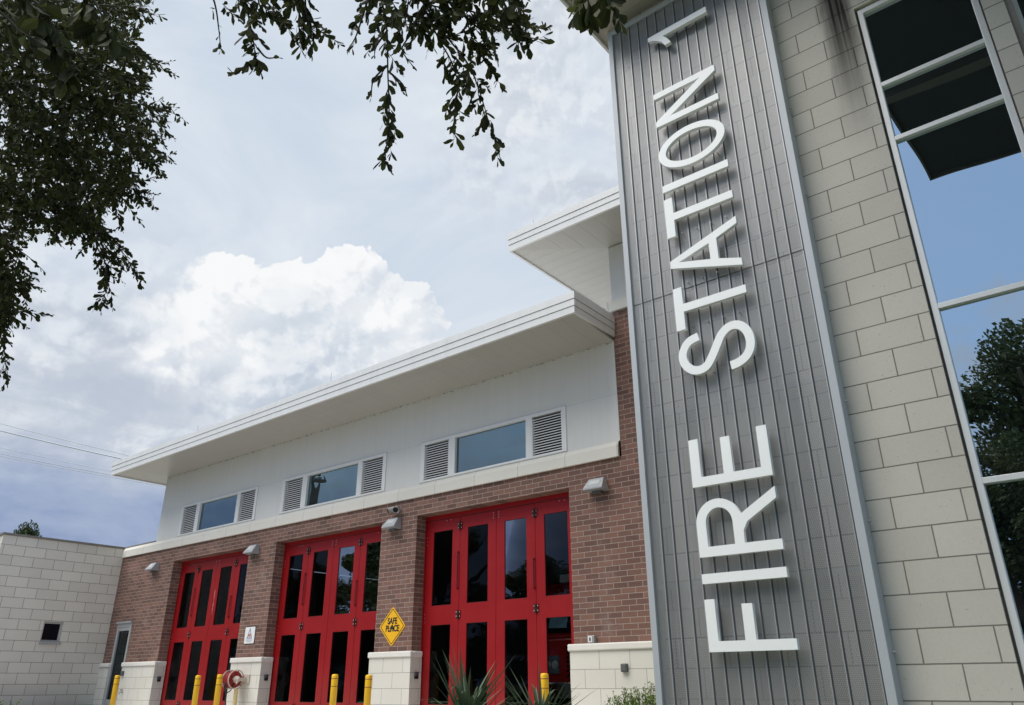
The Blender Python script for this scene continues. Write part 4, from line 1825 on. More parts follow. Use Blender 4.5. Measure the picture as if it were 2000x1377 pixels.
# four-fold doors
def make_door(x0, x1, mark=False):
    yd = 0.30; w = (x1 - x0 - 0.07) / 4; xa = x0 + 0.035; top = HEAD - 0.10
    mb = MB().mat('red_paint'); mb.box(x0, x1, yd - 0.02, yd + 0.1, top, HEAD); mb.box(x0, xa - 0.004, yd - 0.015, yd + 0.1, FLOOR, top); mb.box(x1 - 0.031, x1, yd - 0.015, yd + 0.1, FLOOR, top)
    mb.mat('black_rubber').box(x0, x1, yd - 0.012, yd + 0.05, top - 0.012, top - 0.002)
    d = mb.build('bay_door', None, bay)
    for k in range(4):
        a = xa + k * w + 0.005; b = a + w - 0.010; c = (a + b) / 2; pw = 0.295
        rows = [(-0.395, 1.185), (1.59, 3.215)]
        leaf = MB().mat('red_paint'); wall_grid(leaf, a, b, FLOOR + 0.02, top - 0.012, yd, 0.06, [(c - pw, c + pw, z0, z1) for z0, z1 in rows])
        leaf.mat('black_rubber').box(b + 0.001, b + 0.009, yd + 0.02, yd + 0.05, FLOOR + 0.02, top - 0.012)
        leaf.mat('bolt_metal')
        def bolt(x, z): leaf.lathe((x, yd - 0.001, z), [(0.010, 0), (0.010, -0.008)], 'y', 8)
        if k in (1, 2):
            for z in (top - 0.06, top - 0.115, top - 0.17): bolt(b - 0.07 if k == 1 else a + 0.07, z)
        else:
            for z in (3.1, 3.02, 2.94, 1.42, 1.34, 1.25, -0.5, -0.58): bolt(a + 0.03 if k == 0 else b - 0.03, z)
            for u in (0.6, 0.72): bolt(a + u * w, top - 0.05)
        leaf.build('door_leaf', None, d)
        for z0, z1 in rows:
            mb = MB().mat('black_rubber'); g = 0.008
            mb.box(c - pw, c + pw, yd + 0.012, yd + 0.024, z0, z0 + g); mb.box(c - pw, c + pw, yd + 0.012, yd + 0.024, z1 - g, z1)
            mb.box(c - pw, c - pw + g, yd + 0.012, yd + 0.024, z0 + g, z1 - g); mb.box(c + pw - g, c + pw, yd + 0.012, yd + 0.024, z0 + g, z1 - g)
            mb.mat('door_glass').add([(c - pw + g, yd + 0.018, z0 + g), (c + pw - g, yd + 0.018, z0 + g), (c + pw - g, yd + 0.018, z1 - g), (c - pw + g, yd + 0.018, z1 - g)], [(0, 1, 2, 3)])
            mb.build('pane', None, d)
    for k in (1, 3):
        x = xa + k * w
        for z in (3.27, 1.375, -0.52):
            mb = MB().mat('hinge_metal'); mb.box(x - 0.062, x - 0.03, yd - 0.014, yd - 0.001, z - 0.075, z + 0.075); mb.box(x + 0.03, x + 0.062, yd - 0.014, yd - 0.001, z - 0.075, z + 0.075)
            mb.mat('black_rubber').tube([(x + 0.008, yd - 0.03, z - 0.085), (x + 0.008, yd - 0.03, z + 0.085)], 0.016, 8)
            mb.box(x - 0.03, x + 0.03, yd - 0.024, yd - 0.004, z - 0.085, z - 0.068)
            mb.mat('bolt_metal')
            for dx in (-0.046, 0.046):
                for dz in (-0.045, 0.045): mb.lathe((x + dx, yd - 0.012, z + dz), [(0.011, 0), (0.011, -0.01), (0.005, -0.014)], 'y', 8)
            mb.build('hinge', None, d)
    for k, z0, z1 in ((1, 1.9, 2.7), (3, 1.75, 2.35)):
        x = xa + k * w - 0.035; mb = MB().mat('hinge_metal'); mb.tube([(x, yd - 0.03, z0), (x, yd - 0.03, z1)], 0.011, 6); mb.box(x - .012, x + .012, yd - .03, yd - .001, z0, z0 + .03); mb.box(x - .012, x + .012, yd - .03, yd - .001, z1 - .03, z1)
        mb.build('pull_rod', None, d)
    return d
for a, b in OPEN: make_door(a, b)

# glazed side door beside the annex
mb = MB().mat('frame_grey'); x0, x1, zt_ = -26.56, -25.67, 1.84
mb.box(x0 - 0.02, x1 + 0.02, -0.03, 0.12, zt_ - 0.10, zt_); mb.box(x0 - 0.02, x0 + 0.09, -0.028, 0.12, FLOOR, zt_ - 0.10); mb.box(x1 - 0.07, x1 + 0.02, -0.028, 0.12, FLOOR, zt_ - 0.10)
mb.box(x0 + 0.09, x1 - 0.07, -0.01, 0.1, FLOOR, -0.40); mb.box(x0 + 0.09, x1 - 0.07, -0.01, 0.1, zt_ - 0.22, zt_ - 0.10)
mb.mat('lamp_grey').box(x0 - 0.05, x1 + 0.03, -0.075, -0.002, zt_ + 0.002, zt_ + 0.06)
sd = mb.build('side_door', None, bay)
MB().box(x0 + 0.09, x1 - 0.07, 0.02, 0.03, -0.40, zt_ - 0.22).build('pane', 'door_glass', sd)

# ------------------------------------------------------------------ annex
annex = thing('block_annex', (-29.5, -2.0, -ZO), 'low pale stone block annex with one small square window', 'building')
AX = -27.2; AY = -3.77
mb = MB().mat('annex_stone')
W = (-2.04, -1.45, 1.27, 1.86)
ys = [AY, W[0], W[1], -0.001]; zs_ = [FLOOR - 0.2, W[2], W[3], 4.30]
for i in range(3):
    for j in range(3):
        if i == 1 and j == 1: continue
        mb.add([(AX, ys[i], zs_[j]), (AX, ys[i + 1], zs_[j]), (AX, ys[i + 1], zs_[j + 1]), (AX, ys[i], zs_[j + 1])], [(0, 1, 2, 3)])
a, b, c, d_ = W
for e in (((a, c), (b, c)), ((b, c), (b, d_)), ((b, d_), (a, d_)), ((a, d_), (a, c))):
    (p0, q0), (p1, q1) = e; mb.add([(AX, p0, q0), (AX, p1, q1), (AX - 0.14, p1, q1), (AX - 0.14, p0, q0)], [(0, 1, 2, 3)])
mb.add([(AX, AY, FLOOR - .2), (AX - 6, AY, FLOOR - .2), (AX - 6, AY, 4.30), (AX, AY, 4.30)], [(3, 2, 1, 0)])
mb.add([(AX - 6, AY, FLOOR - .2), (AX - 6, 8, FLOOR - .2), (AX - 6, 8, 4.30), (AX - 6, AY, 4.30)], [(3, 2, 1, 0)])
mb.build('wall', None, annex)
mb = MB().mat('coping_metal'); mb.box(AX - 0.3, AX + 0.03, AY - 0.03, 0.0, 4.301, 4.37); mb.box(AX - 6.03, AX - 0.302, AY - 0.03, AY + 0.3, 4.301, 4.37); mb.box(AX - 0.3, AX + 2.1, 0.0, 0.3, 4.327, 4.375)
mb.build('coping', None, annex)
MB().box(AX - 6, AX - 0.3, AY + 0.3, 8, 4.1, 4.2).build('roof_deck', 'concrete', annex)
mb = MB().mat('frame_grey'); t_ = 0.045; xo = AX - 0.05
mb.box(xo - 0.06, xo, a, b, d_ - t_ - 0.02, d_); mb.box(xo - 0.06, xo, a, b, c, c + t_); mb.box(xo - 0.06, xo, a, a + t_, c + t_, d_ - t_ - .02); mb.box(xo - 0.06, xo, b - t_ - 0.03, b, c + t_, d_ - t_ - .02)
wn_ = mb.build('window', None, annex)
MB().box(xo - 0.04, xo - 0.03, a + t_, b - t_, c + t_, d_ - t_).build('pane', 'dark_window', wn_)
MB().box(xo - 0.3, xo - 0.25, a - .2, b + .2, c - .2, d_ + .2).build('room_back', 'dark_void', wn_)
MB().box(AX - 0.02, AX + 0.05, a - 0.03, b + 0.03, c - 0.085, c - 0.002).build('sill', 'lamp_grey', wn_, bevel=0.008)

# ------------------------------------------------------------------ stone tower
TY = -4.3; TH = 9.6
tower = thing('stone_tower', (-2.0, -2.0, -ZO), 'tall buff stone block tower with a full height mirrored window', 'building')
mb = MB().mat('tower_stone')
wall_grid(mb, -4.52, 0.372, FLOOR - 0.3, TH, TY, 0.3, [(-1.052, 0.178, FLOOR - 0.31, 7.665)])
mb.box(-4.52, -4.3, TY + 0.302, -0.12, FLOOR - 0.3, TH)
mb.box(0.44, 5.0, TY + 0.22, TY + 0.4, FLOOR - 0.3, 1.0)
mb.build('stone_wall', None, tower)
mb = MB().mat('silver_frame'); yo = TY + 0.03; L0, L1, R0, R1 = -1.026, -0.967, 0.098, 0.162
mb.box(L0, L1, yo, yo + 0.14, FLOOR - 0.3, 7.635); mb.box(R0, R1, yo, yo + 0.14, FLOOR - 0.3, 7.635); mb.box(L1, R0, yo + 0.001, yo + 0.14, 7.57, 7.635)
for z in (6.43, 5.645, 3.515, 1.703, -0.1): mb.box(L1, R0, yo + 0.002, yo + 0.14, z - 0.027, z + 0.03)
wf = mb.build('tower_window', None, tower, bevel=0.004)
mb = MB().mat('coping_metal'); mb.box(-1.050, L0 - 0.002, yo + 0.05, yo + 0.1, FLOOR - 0.3, 7.66); mb.box(R1 + 0.002, 0.176, yo + 0.02, yo + 0.1, FLOOR - 0.3, 7.66); mb.box(L0, R1, yo + 0.05, yo + 0.1, 7.637, 7.66)
mb.build('sealant', None, wf)
zz = [7.57, 6.46, 6.403, 5.675, 5.618, 3.545, 3.488, 1.733, 1.676, -0.07, -0.127, FLOOR - 0.3]
for k in range(0, 12, 2):
    z1, z0 = zz[k], zz[k + 1]; nx, nz = 8, max(3, int((z1 - z0) / 0.16))
    vs = [(L1 + (R0 - L1) * i / nx, yo + 0.05, z0 + (z1 - z0) * j / nz) for j in range(nz + 1) for i in range(nx + 1)]
    fs = [(j * (nx + 1) + i, j * (nx + 1) + i + 1, (j + 1) * (nx + 1) + i + 1, (j + 1) * (nx + 1) + i) for j in range(nz) for i in range(nx)]
    MB().add(vs, fs).build('pane', 'tower_glass', wf, smooth=True)
# corner window past the pier
mb = MB().mat('silver_frame')
for x in (0.44, 0.56, 0.70, 1.9): mb.box(x, x + 0.045, TY + 0.10, TY + 0.2, FLOOR, TH - 0.2)
cw = mb.build('corner_window', None, tower)
MB().box(0.44, 3.2, TY + 0.16, TY + 0.17, 1.0, TH - 0.2).build('pane', 'tower_glass', cw)
MB().box(0.36, 0.44, TY + 0.02, TY + 0.3, FLOOR, TH - 0.003).build('corner_trim', 'coping_metal', cw)
# roof slab and deep canopy
mb = MB().mat('white_metal'); mb.box(-4.74, 6.0, TY - 1.2, TY - 1.16, TH - 0.03, TH + 0.5); mb.box(-4.74, -4.70, TY - 1.158, 6.0, TH - 0.05, TH + 0.5); mb.box(-4.70, 6.0, TY - 1.16, 6.0, TH + 0.4, TH + 0.5)
mb.mat('canopy_steel'); mb.box(-1.56, -1.52, TY - 7.5, TY - 1.202, TH - 0.05, TH + 0.4); mb.box(-1.518, 6.0, TY - 7.5, TY - 7.46, TH - 0.05, TH + 0.4); mb.box(-1.518, 6.0, TY - 7.458, TY - 1.202, TH + 0.3, TH + 0.4)
tr_ = mb.build('roof', None, tower)
mb = MB().mat('soffit_tower'); mb.box(-4.70, 6.0, TY - 1.158, 6.0, TH + 0.003, TH + 0.05); mb.build('soffit', None, tr_)
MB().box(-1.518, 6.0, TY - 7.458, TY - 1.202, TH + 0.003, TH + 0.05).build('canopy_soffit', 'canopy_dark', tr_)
mb = MB().mat('canopy_steel'); mb.box(-1.518, 6.0, TY - 4.3, TY - 4.1, TH - 0.22, TH); mb.build('canopy_beam', None, tr_)

# ------------------------------------------------------------------ sign screen with letters
PY = TY - 0.2
sign = thing('sign_screen', (-3.2, PY, -ZO), 'tall grey perforated metal screen with white raised letters reading FIRE STATION 1', 'sign')
mb = MB().mat('panel_frame'); X0, X1, ZT, ZB = -4.42, -2.006, 9.325, FLOOR - 0.05; fw = 0.076
mb.box(X0, X0 + fw, PY, TY - 0.003, ZB, ZT); mb.box(X1 - fw - 0.01, X1, PY, TY - 0.003, ZB, ZT); mb.box(X0 + fw, X1 - fw - 0.01, PY + 0.001, TY - 0.1, ZT - 0.085, ZT)
fr = mb.build('frame', None, sign, bevel=0.004)
for z in (0.25, 1.45, 2.7, 4.0, 5.3, 6.6, 7.9): MB().mat('steel_rod').lathe((X1 + 0.001, TY - 0.05, z), [(0.018, 0), (0.018, 0.012), (0.008, 0.03)], 'x', 8).build('bolt', None, fr)
for z0, z1, dy in ((ZB, 4.525, 0.0), (4.537, ZT - 0.085, -0.004)):
    mb = MB(); n = 15; per = (X1 - fw - 0.01 - X0 - fw) / n; ym = PY + 0.035 + dy
    def strip(xa, ya, xb, yb, m): mb.mat(m).add([(xa, ya, z0), (xb, yb, z0), (xb, yb, z1), (xa, ya, z1)], [(0, 1, 2, 3)])
    for k in range(n):
        xa = X0 + fw + k * per; e = xa + per
        strip(xa, ym, e - 0.034, ym, 'perforated_metal')
        strip(e - 0.034, ym, e - 0.031, ym - 0.010, 'rib_metal'); strip(e - 0.031, ym - 0.010, e - 0.017, ym - 0.010, 'rib_metal')
        strip(e - 0.017, ym - 0.010, e - 0.016, ym + 0.02, 'rib_metal'); strip(e - 0.016, ym + 0.02, e - 0.006, ym + 0.02, 'groove_dark'); strip(e - 0.006, ym + 0.02, e, ym, 'rib_metal')
    mb.build('perforated_sheet', None, sign)
MB().box(X0 + fw, X1 - fw - .01, PY + 0.07, PY + 0.075, 4.50, 4.56).build('seam_strip', 'groove_dark', sign)
for z in (1.0, 3.0, 5.0, 7.0, 8.6): MB().mat('frame_grey').box(X0 + fw, X1 - fw - .01, PY + 0.10, PY + 0.14, z - 0.03, z + 0.03).build('girt', None, sign)

def rect(s0, s1, t0, t1): return [(s0, t0), (s1, t0), (s1, t1), (s0, t1)]
CH = 0.928
def ell(cs, ct, rs, rt, n=56, p=2.0): 
    out = []
    for k in range(n):
        th = 2 * math.pi * k / n; c, s = math.cos(th), math.sin(th)
        out.append((cs + rs * math.copysign(abs(c) ** (2 / p), c), ct + rt * math.copysign(abs(s) ** (2 / p), s)))
    return out
def arc(cs, ct, rs, rt, a0, a1, n=16): return [(cs + rs * math.cos(math.radians(a0 + (a1 - a0) * k / n)), ct + rt * math.sin(math.radians(a0 + (a1 - a0) * k / n))) for k in range(n + 1)]
def stroke(path, w):
    pts = smooth_path([(p[0], p[1], 0) for p in path], 5); L = []; R = []
    for i, p in enumerate(pts):
        d = (pts[min(i + 1, len(pts) - 1)] - pts[max(i - 1, 0)]).normalized(); n = Vector((-d.y, d.x, 0))
        L.append(((p + n * w / 2).x, (p + n * w / 2).y)); R.append(((p - n * w / 2).x, (p - n * w / 2).y))
    return L + R[::-1]
F = [(0.290, 0), (0.394, 0), (0.394, 0.405), (0.748, 0.405), (0.748, 0.520), (0.394, 0.520), (0.394, 0.813), (0.812, 0.813), (0.812, CH), (0.290, CH)]
E_ = [(2.022, 0), (2.580, 0), (2.580, 0.115), (2.126, 0.115), (2.126, 0.430), (2.540, 0.430), (2.540, 0.542), (2.126, 0.542), (2.126, 0.813), (2.575, 0.813), (2.575, CH), (2.022, CH)]
Rr = [(1.250, 0), (1.355, 0), (1.355, 0.400), (1.49, 0.395), (1.575, 0.345), (1.779, 0.0), (1.902, 0.0), (1.692, 0.36), (1.665, 0.405)] + arc(1.605, 0.668, 0.258, 0.262, -70, 90, 18) + [(1.250, CH)]
Rh = [(1.355, 0.508), (1.60, 0.508)] + arc(1.605, 0.664, 0.160, 0.154, -88, 88, 16) + [(1.355, 0.818)]
S_ = stroke([(3.834, 0.662), (3.80, 0.785), (3.73, 0.855), (3.632, 0.890), (3.52, 0.868), (3.437, 0.795), (3.403, 0.700), (3.43, 0.600), (3.52, 0.525), (3.65, 0.447), (3.775, 0.370), (3.842, 0.270), (3.838, 0.165), (3.77, 0.085), (3.66, 0.042), (3.53, 0.046), (3.43, 0.105), (3.375, 0.2), (3.357, 0.304)], 0.104)
T1 = [(4.213, 0), (4.318, 0), (4.318, 0.813), (4.560, 0.813), (4.560, 0.930), (3.975, 0.930), (3.975, 0.813), (4.213, 0.813)]
A_ = [(4.584, 0), (4.680, 0), (4.776, 0.282), (5.068, 0.282), (5.174, 0), (5.275, 0), (4.962, CH), (4.862, CH)]
Ah = [(4.806, 0.388), (4.914, 0.806), (5.035, 0.388)]
T2 = [(5.553, 0), (5.660, 0), (5.660, 0.813), (5.906, 0.813), (5.906, 0.930), (5.308, 0.930), (5.308, 0.813), (5.553, 0.813)]
N_ = [(7.120, 0), (7.215, 0), (7.218, 0.705), (7.612, 0), (7.709, 0), (7.709, CH), (7.612, CH), (7.616, 0.222), (7.215, CH), (7.120, CH)]
O1 = [(8.680, 0), (8.784, 0), (8.784, CH - 0.02), (8.782, CH), (8.715, CH)] + [(8.69, 0.85), (8.64, 0.775), (8.57, 0.705), (8.487, 0.672), (8.497, 0.576), (8.60, 0.625), (8.680, 0.69)]
GL = [('F', [F]), ('I', [rect(0.972, 1.074, 0, CH)]), ('R', [Rr, Rh]), ('E', [E_]), ('S', [S_]), ('T', [T1]), ('A', [A_, Ah]), ('T', [T2]), ('I', [rect(6.026, 6.132, 0, CH)]),
      ('O', [ell(6.612, 0.462, 0.312, 0.482), ell(6.612, 0.462, 0.218, 0.372)]), ('N', [N_]), ('1', [O1])]
kf = 7.8 / 7.9; yF = TY + 0.0 - 0.30
first = {}
for idx, (ch, polys) in enumerate(GL):
    vs, fs = curve_mesh(polys, 0.055)
    mb = MB().mat('letter_white'); mb.add([((-2.822 - v[1]) * kf, yF + 0.0275 - v[2], v[0] * kf) for v in vs], fs)
    mb.mat('pin_metal')
    ss = [q[0] for q in polys[0]]; s0, s1 = min(ss), max(ss)
    for t_ in (0.15, 0.35, 0.55, 0.75):
        mb.tube([((-2.822 - t_) * kf, yF + 0.055, (s0 + 0.05 if ch != '1' else s1 - 0.05) * kf), ((-2.822 - t_) * kf, PY + 0.03, (s0 + 0.05 if ch != '1' else s1 - 0.05) * kf)], 0.006, 6)
    o = mb.build('letter', None, sign)
    o['label'] = 'white raised ' + ('numeral 1' if ch == '1' else 'letter ' + ch) + ' mounted sideways'

# ------------------------------------------------------------------ wall lamps
def make_lamp(x, z, label):
    r = thing('wall_lamp', (x, 0, z), label, 'wall light', 'wedge wall lamps on the brick piers')
    mb = MB().mat('lamp_grey'); w0, w1 = 0.22, 0.172
    mb.add([(x - w0, -0.004, z - 0.13), (x + w0, -0.004, z - 0.13), (x + w0, -0.25, z - 0.11), (x - w0, -0.25, z - 0.11), (x - w0, -0.25, z - 0.075), (x + w0, -0.25, z - 0.075),
            (x + w1, -0.10, z + 0.125), (x - w1, -0.10, z + 0.125), (x + w1, -0.004, z + 0.125), (x - w1, -0.004, z + 0.125)],
           [(0, 1, 2, 3), (3, 2, 5, 4), (4, 5, 6, 7), (7, 6, 8, 9), (9, 8, 1, 0), (1, 8, 6, 5, 2), (0, 3, 4, 7, 9)])
    mb.build('housing', None, r, bevel=0.006)
    MB().mat('lamp_glass').add([(x - 0.13, -0.216, z - 0.02), (x + 0.13, -0.216, z - 0.02), (x + 0.115, -0.140, z + 0.08), (x - 0.115, -0.140, z + 0.08)], [(0, 1, 2, 3)]).build('lens', None, r)
    MB().box(x - 0.10, x + 0.10, -0.12, -0.004, z - 0.165, z - 0.131).build('mount', 'box_grey', r)
for x, z, l in ((-24.78, 3.49, 'grey wedge wall lamp on the brick beside the pale annex'), (-19.27, 3.47, 'grey wedge wall lamp above the small white sign'),
                (-13.57, 3.485, 'grey wedge wall lamp under the twin floodlight'), (-7.84, 3.52, 'grey wedge wall lamp on the brick beside the tall metal screen')):
    make_lamp(x, z, l)
fl = thing('floodlight', (-13.5, 0, 3.80), 'small twin-headed floodlight above a wall lamp between two red doors', 'floodlight')
MB().lathe((-13.5, -0.002, 3.80), [(0.075, 0), (0.075, -0.03), (0.05, -0.045)], 'y', 16).build('base', 'lamp_grey', fl)
for dx, dy in ((-0.09, -0.20), (0.07, -0.16)):
    mb = MB().mat('box_light'); c = Vector((-13.5 + dx, -0.13, 3.81)); d = Vector((dx * 1.5, dy, -0.10)).normalized()
    mb.tube([c - d * 0.09, c - d * 0.06, c + d * 0.06, c + d * 0.10], [0.035, 0.06, 0.065, 0.078], 14); mb.tube([(-13.5, -0.03, 3.80), c - d * 0.05], 0.018, 8)
    hd = mb.build('head', None, fl); MB().tube([c + d * 0.1005, c + d * 0.104], 0.066, 14).build('lens', 'dark_void', hd)

# ------------------------------------------------------------------ signs on the piers
sp = thing('place_sign', (-13.49, 0, 1.19), 'yellow diamond SAFE PLACE sign on the brick pier', 'sign')
cx, cz, h = -13.485, 1.19, 0.425
def diamond(r, rc=0.03):
    pts = []
    for k in range(4):
        a = math.radians(90 * k); p = Vector((math.cos(a), math.sin(a))); q = Vector((-math.sin(a), math.cos(a)))
        for s in (-1, -0.5, 0, 0.5, 1): pts.append((p * (r - rc + rc * (1 - abs(s)) * 0.55) + q * rc * s))
    return [(v.x, v.y) for v in pts]
def flat(mb, poly, y0, y1): mb.prism([(cx + a, cz + b) for a, b in poly], y0, y1, 'y')
mb = MB().mat('sign_yellow'); flat(mb, diamond(h, 0.035), -0.012, -0.004); plate = mb.build('plate', None, sp)
o_, i_ = diamond(h - 0.038, 0.03), diamond(h - 0.056, 0.026); n = len(o_)
vs, fs = curve_mesh([o_, i_], 0.002); MB().add([(cx + v[0], -0.0145 - v[2], cz + v[1]) for v in vs], fs).build('border_line', 'sign_black', sp)
mb = MB().mat('sign_black')
for txt, dx, dz, size, sx in (('SAFE', 0.0, 0.055, 0.185, 0.80), ('PL', -0.135, -0.105, 0.185, 0.80), ('CE', 0.14, -0.105, 0.185, 0.80)):
    vs, fs = text_mesh(txt, size, 0.002, sx, 0.006); mb.add([(cx + dx + v[0], -0.0145 - v[2], cz + dz + v[1]) for v in vs], fs)
house = [(-0.055, -0.11), (-0.055, -0.045), (-0.085, -0.045), (0.0, 0.045), (0.085, -0.045), (0.055, -0.045), (0.055, -0.11), (0.02, -0.11), (0.02, -0.065), (-0.02, -0.065), (-0.02, -0.11)]
vs, fs = curve_mesh([house], 0.002); mb.add([(cx + v[0], -0.0145 - v[2], cz + v[1]) for v in vs], fs)
mb.build('lettering', None, sp)
ws = thing('notice_sign', (-19.02, 0, 1.215), 'small white notice sign with blue triangle and orange flame on brick', 'sign')
cx, cz = -19.02, 1.215
def rr(w, h_, r, n=5):
    out = []
    for sx, sz, a0 in ((1, 1, 0), (-1, 1, 90), (-1, -1, 180), (1, -1, 270)):
        for k in range(n + 1):
            a = math.radians(a0 + 90 * k / n); out.append((sx * (w / 2 - r) + r * math.cos(a), sz * (h_ / 2 - r) + r * math.sin(a)))
    return out
mb = MB().mat('sign_black'); flat(mb, rr(0.485, 0.45, 0.04), -0.010, -0.003); mb.build('backing', None, ws)
mb = MB().mat('sign_white'); flat(mb, rr(0.45, 0.415, 0.03), -0.016, -0.0105); mb.build('plate', None, ws)
tri, tin = [(-0.12, -0.08), (0.12, -0.08), (0.0, 0.19)], [(-0.085, -0.06), (0.085, -0.06), (0.0, 0.135)]
vs, fs = curve_mesh([tri, tin], 0.001); MB().add([(cx + v[0], -0.017 - v[2], cz + v[1]) for v in vs], fs).build('emblem_triangle', 'sign_blue', ws)
flame = [(-0.05, -0.05), (-0.075, -0.02), (-0.06, 0.03), (-0.035, 0.01), (-0.02, 0.055), (0.0, 0.02), (0.03, 0.065), (0.04, 0.02), (0.065, 0.03), (0.07, -0.02), (0.04, -0.05)]
vs, fs = curve_mesh([[(u * 0.8, v * 0.8) for u, v in flame]], 0.001); MB().add([(cx + v[0], -0.019 - v[2], cz + v[1]) for v in vs], fs).build('emblem_flame', 'sign_orange', ws)
mb = MB().mat('sign_text_grey')
for k, (w, z) in enumerate(((0.27, -0.105), (0.31, -0.13), (0.24, -0.152), (0.17, -0.174))): mb.box(cx - w / 2, cx + w / 2, -0.018, -0.0165, cz + z, cz + z + 0.010)
mb.build('print_lines', None, ws)

# ------------------------------------------------------------------ small boxes and fittings
kb = thing('key_box', (-8.13, 0, 0.73), 'small pale steel key box on brick just above the right plinth', 'key box')
MB().box(-8.205, -8.055, -0.09, -0.002, 0.665, 0.795).build('case', 'box_light', kb, bevel=0.01)
mb = MB().mat('sign_white').box(-8.185, -8.10, -0.094, -0.0905, 0.68, 0.78); mb.mat('box_grey').box(-8.16, -8.125, -0.098, -0.0945, 0.70, 0.76); mb.build('cover', None, kb)
for x, z, l in ((-7.45, 0.245, 'dark grey outlet box on the pale plinth beside the metal screen'), (-25.52, 0.35, 'dark grey outlet box on the pale plinth beside the glazed side door')):
    g = thing('outlet_box', (x, -0.07, z), l, 'outlet box', 'dark outlet boxes on the plinths')
    MB().box(x - 0.062, x + 0.062, -0.135, -0.0705, z - 0.07, z + 0.065).build('case', 'box_grey', g, bevel=0.012)
    MB().box(x - 0.045, x + 0.045, -0.142, -0.1355, z - 0.05, z + 0.05).build('cover', 'box_grey', g, bevel=0.004)
for x, l in ((-23.70, 'leftmost'), (-18.315, 'middle'), (-12.85, 'right')):
    g = thing('door_sensor', (x, 0.1, 0.2), 'small black box on the jamb of the %s red door' % l, 'sensor', 'black sensor boxes on the door jambs')
    MB().box(x + 0.062, x + 0.10, 0.06, 0.16, 0.10, 0.24).build('case', 'black_rubber', g, bevel=0.008)
    MB().box(x + 0.10, x + 0.125, 0.03, 0.10, 0.16, 0.23).build('hood', 'box_grey', g)
tp = thing('hose_tap', (-25.2, -0.07, -0.2), 'small brass hose tap low on the plinth beside the side door', 'tap')
mb = MB().mat('box_light'); mb.tube([(-25.35, -0.071, -0.19), (-25.35, -0.16, -0.19), (-25.35, -0.18, -0.25)], 0.018, 8); mb.build('spout', None, tp)
MB().lathe((-25.35, -0.12, -0.16), [(0.01, 0), (0.01, 0.03), (0.04, 0.03), (0.04, 0.045)], 'z', 10).build('handle', 'hinge_metal', tp)
for (x, y, z), h_, l in (((-8.55, UY + 0.25, UZ + 0.44), 0.30, 'thin lightning rod on the higher white roof'), ((-15.05, YF + 0.3, zt(-15) + 0.45), 0.42, 'thin lightning rod on the low roof above the middle door'),
                         ((-21.4, YF + 0.3, zt(-21.4) + 0.45), 0.36, 'thin faint lightning rod toward the far left end of the low roof')):
    g = thing('lightning_rod', (x, y, z), l, 'lightning rod', 'lightning rods on the roofs')
    MB().tube([(x, y, z - 0.01), (x, y, z + h_), (x, y, z + h_ + 0.05)], [0.008, 0.006, 0.001], 6).build('rod', 'steel_rod', g)
    MB().box(x - 0.04, x + 0.04, y - 0.04, y + 0.04, z - 0.001, z + 0.015).build('foot', 'steel_rod', g)

# ------------------------------------------------------------------ hose reel
hr = thing('hose_reel', (-18.95, -0.07, 0.13), 'red and cream hose reel on the pier beside the middle red door', 'hose reel')
rc = (-18.99, -0.36, 0.13)
mb = MB().mat('reel_red'); mb.lathe(rc, [(0.185, -0.13), (0.19, -0.05), (0.195, 0.04), (0.185, 0.115)], 'x', 28)
for k in range(5): mb.lathe((rc[0] - 0.115 + k * 0.05, rc[1], rc[2]), [(0.18, -0.024), (0.205, 0.0), (0.18, 0.024)], 'x', 28)
mb.build('hose_coil', None, hr, smooth=False)
for x0 in (0.13, -0.155):
    mb = MB().mat('reel_cream'); R1_, R2_ = 0.232, 0.212; N_ = 32
    vs = []; fs = []
    for k in range(N_):
        a = 2 * math.pi * k / N_
        for rr_, xx in ((R1_, 0), (R1_, 0.022), (R2_, 0.022), (R2_, 0)): vs.append((rc[0] + x0 + xx, rc[1] + rr_ * math.cos(a), rc[2] + rr_ * math.sin(a)))
    for k in range(N_):
        b = ((k + 1) % N_) * 4; a = k * 4
        for j in range(4): fs.append((a + j, a + (j + 1) % 4, b + (j + 1) % 4, b + j))
    mb.add(vs, fs)
    for k in range(6):
        a = math.pi * k / 3 + 0.3; c_, s_ = math.cos(a), math.sin(a)
        mb.mat('reel_red').tube([(rc[0] + x0 + 0.011, rc[1] + 0.06 * c_, rc[2] + 0.06 * s_), (rc[0] + x0 + 0.011, rc[1] + 0.21 * c_, rc[2] + 0.21 * s_)], 0.016, 6)
    mb.build('rim', None, hr)
mb = MB().mat('reel_cream'); mb.lathe(rc, [(0.085, 0.10), (0.085, 0.20), (0.05, 0.235), (0.03, 0.27)], 'x', 18); mb.tube([(rc[0] + 0.24, rc[1], rc[2]), (rc[0] + 0.27, rc[1] - 0.06, rc[2] - 0.10), (rc[0] + 0.30, rc[1] - 0.06, rc[2] - 0.10)], 0.018, 8)
mb.build('hub', None, hr)
mb = MB().mat('reel_cream'); mb.box(rc[0] - 0.16, rc[0] + 0.32, -0.10, -0.072, rc[2] - 0.10, rc[2] + 0.12); mb.box(rc[0] + 0.19, rc[0] + 0.215, rc[1] - 0.04, -0.10, rc[2] - 0.04, rc[2] + 0.04); mb.box(rc[0] - 0.20, rc[0] - 0.18, rc[1] - 0.04, -0.10, rc[2] - 0.04, rc[2] + 0.04)
mb.build('bracket', None, hr, bevel=0.004)
mb = MB().mat('hose_dark')
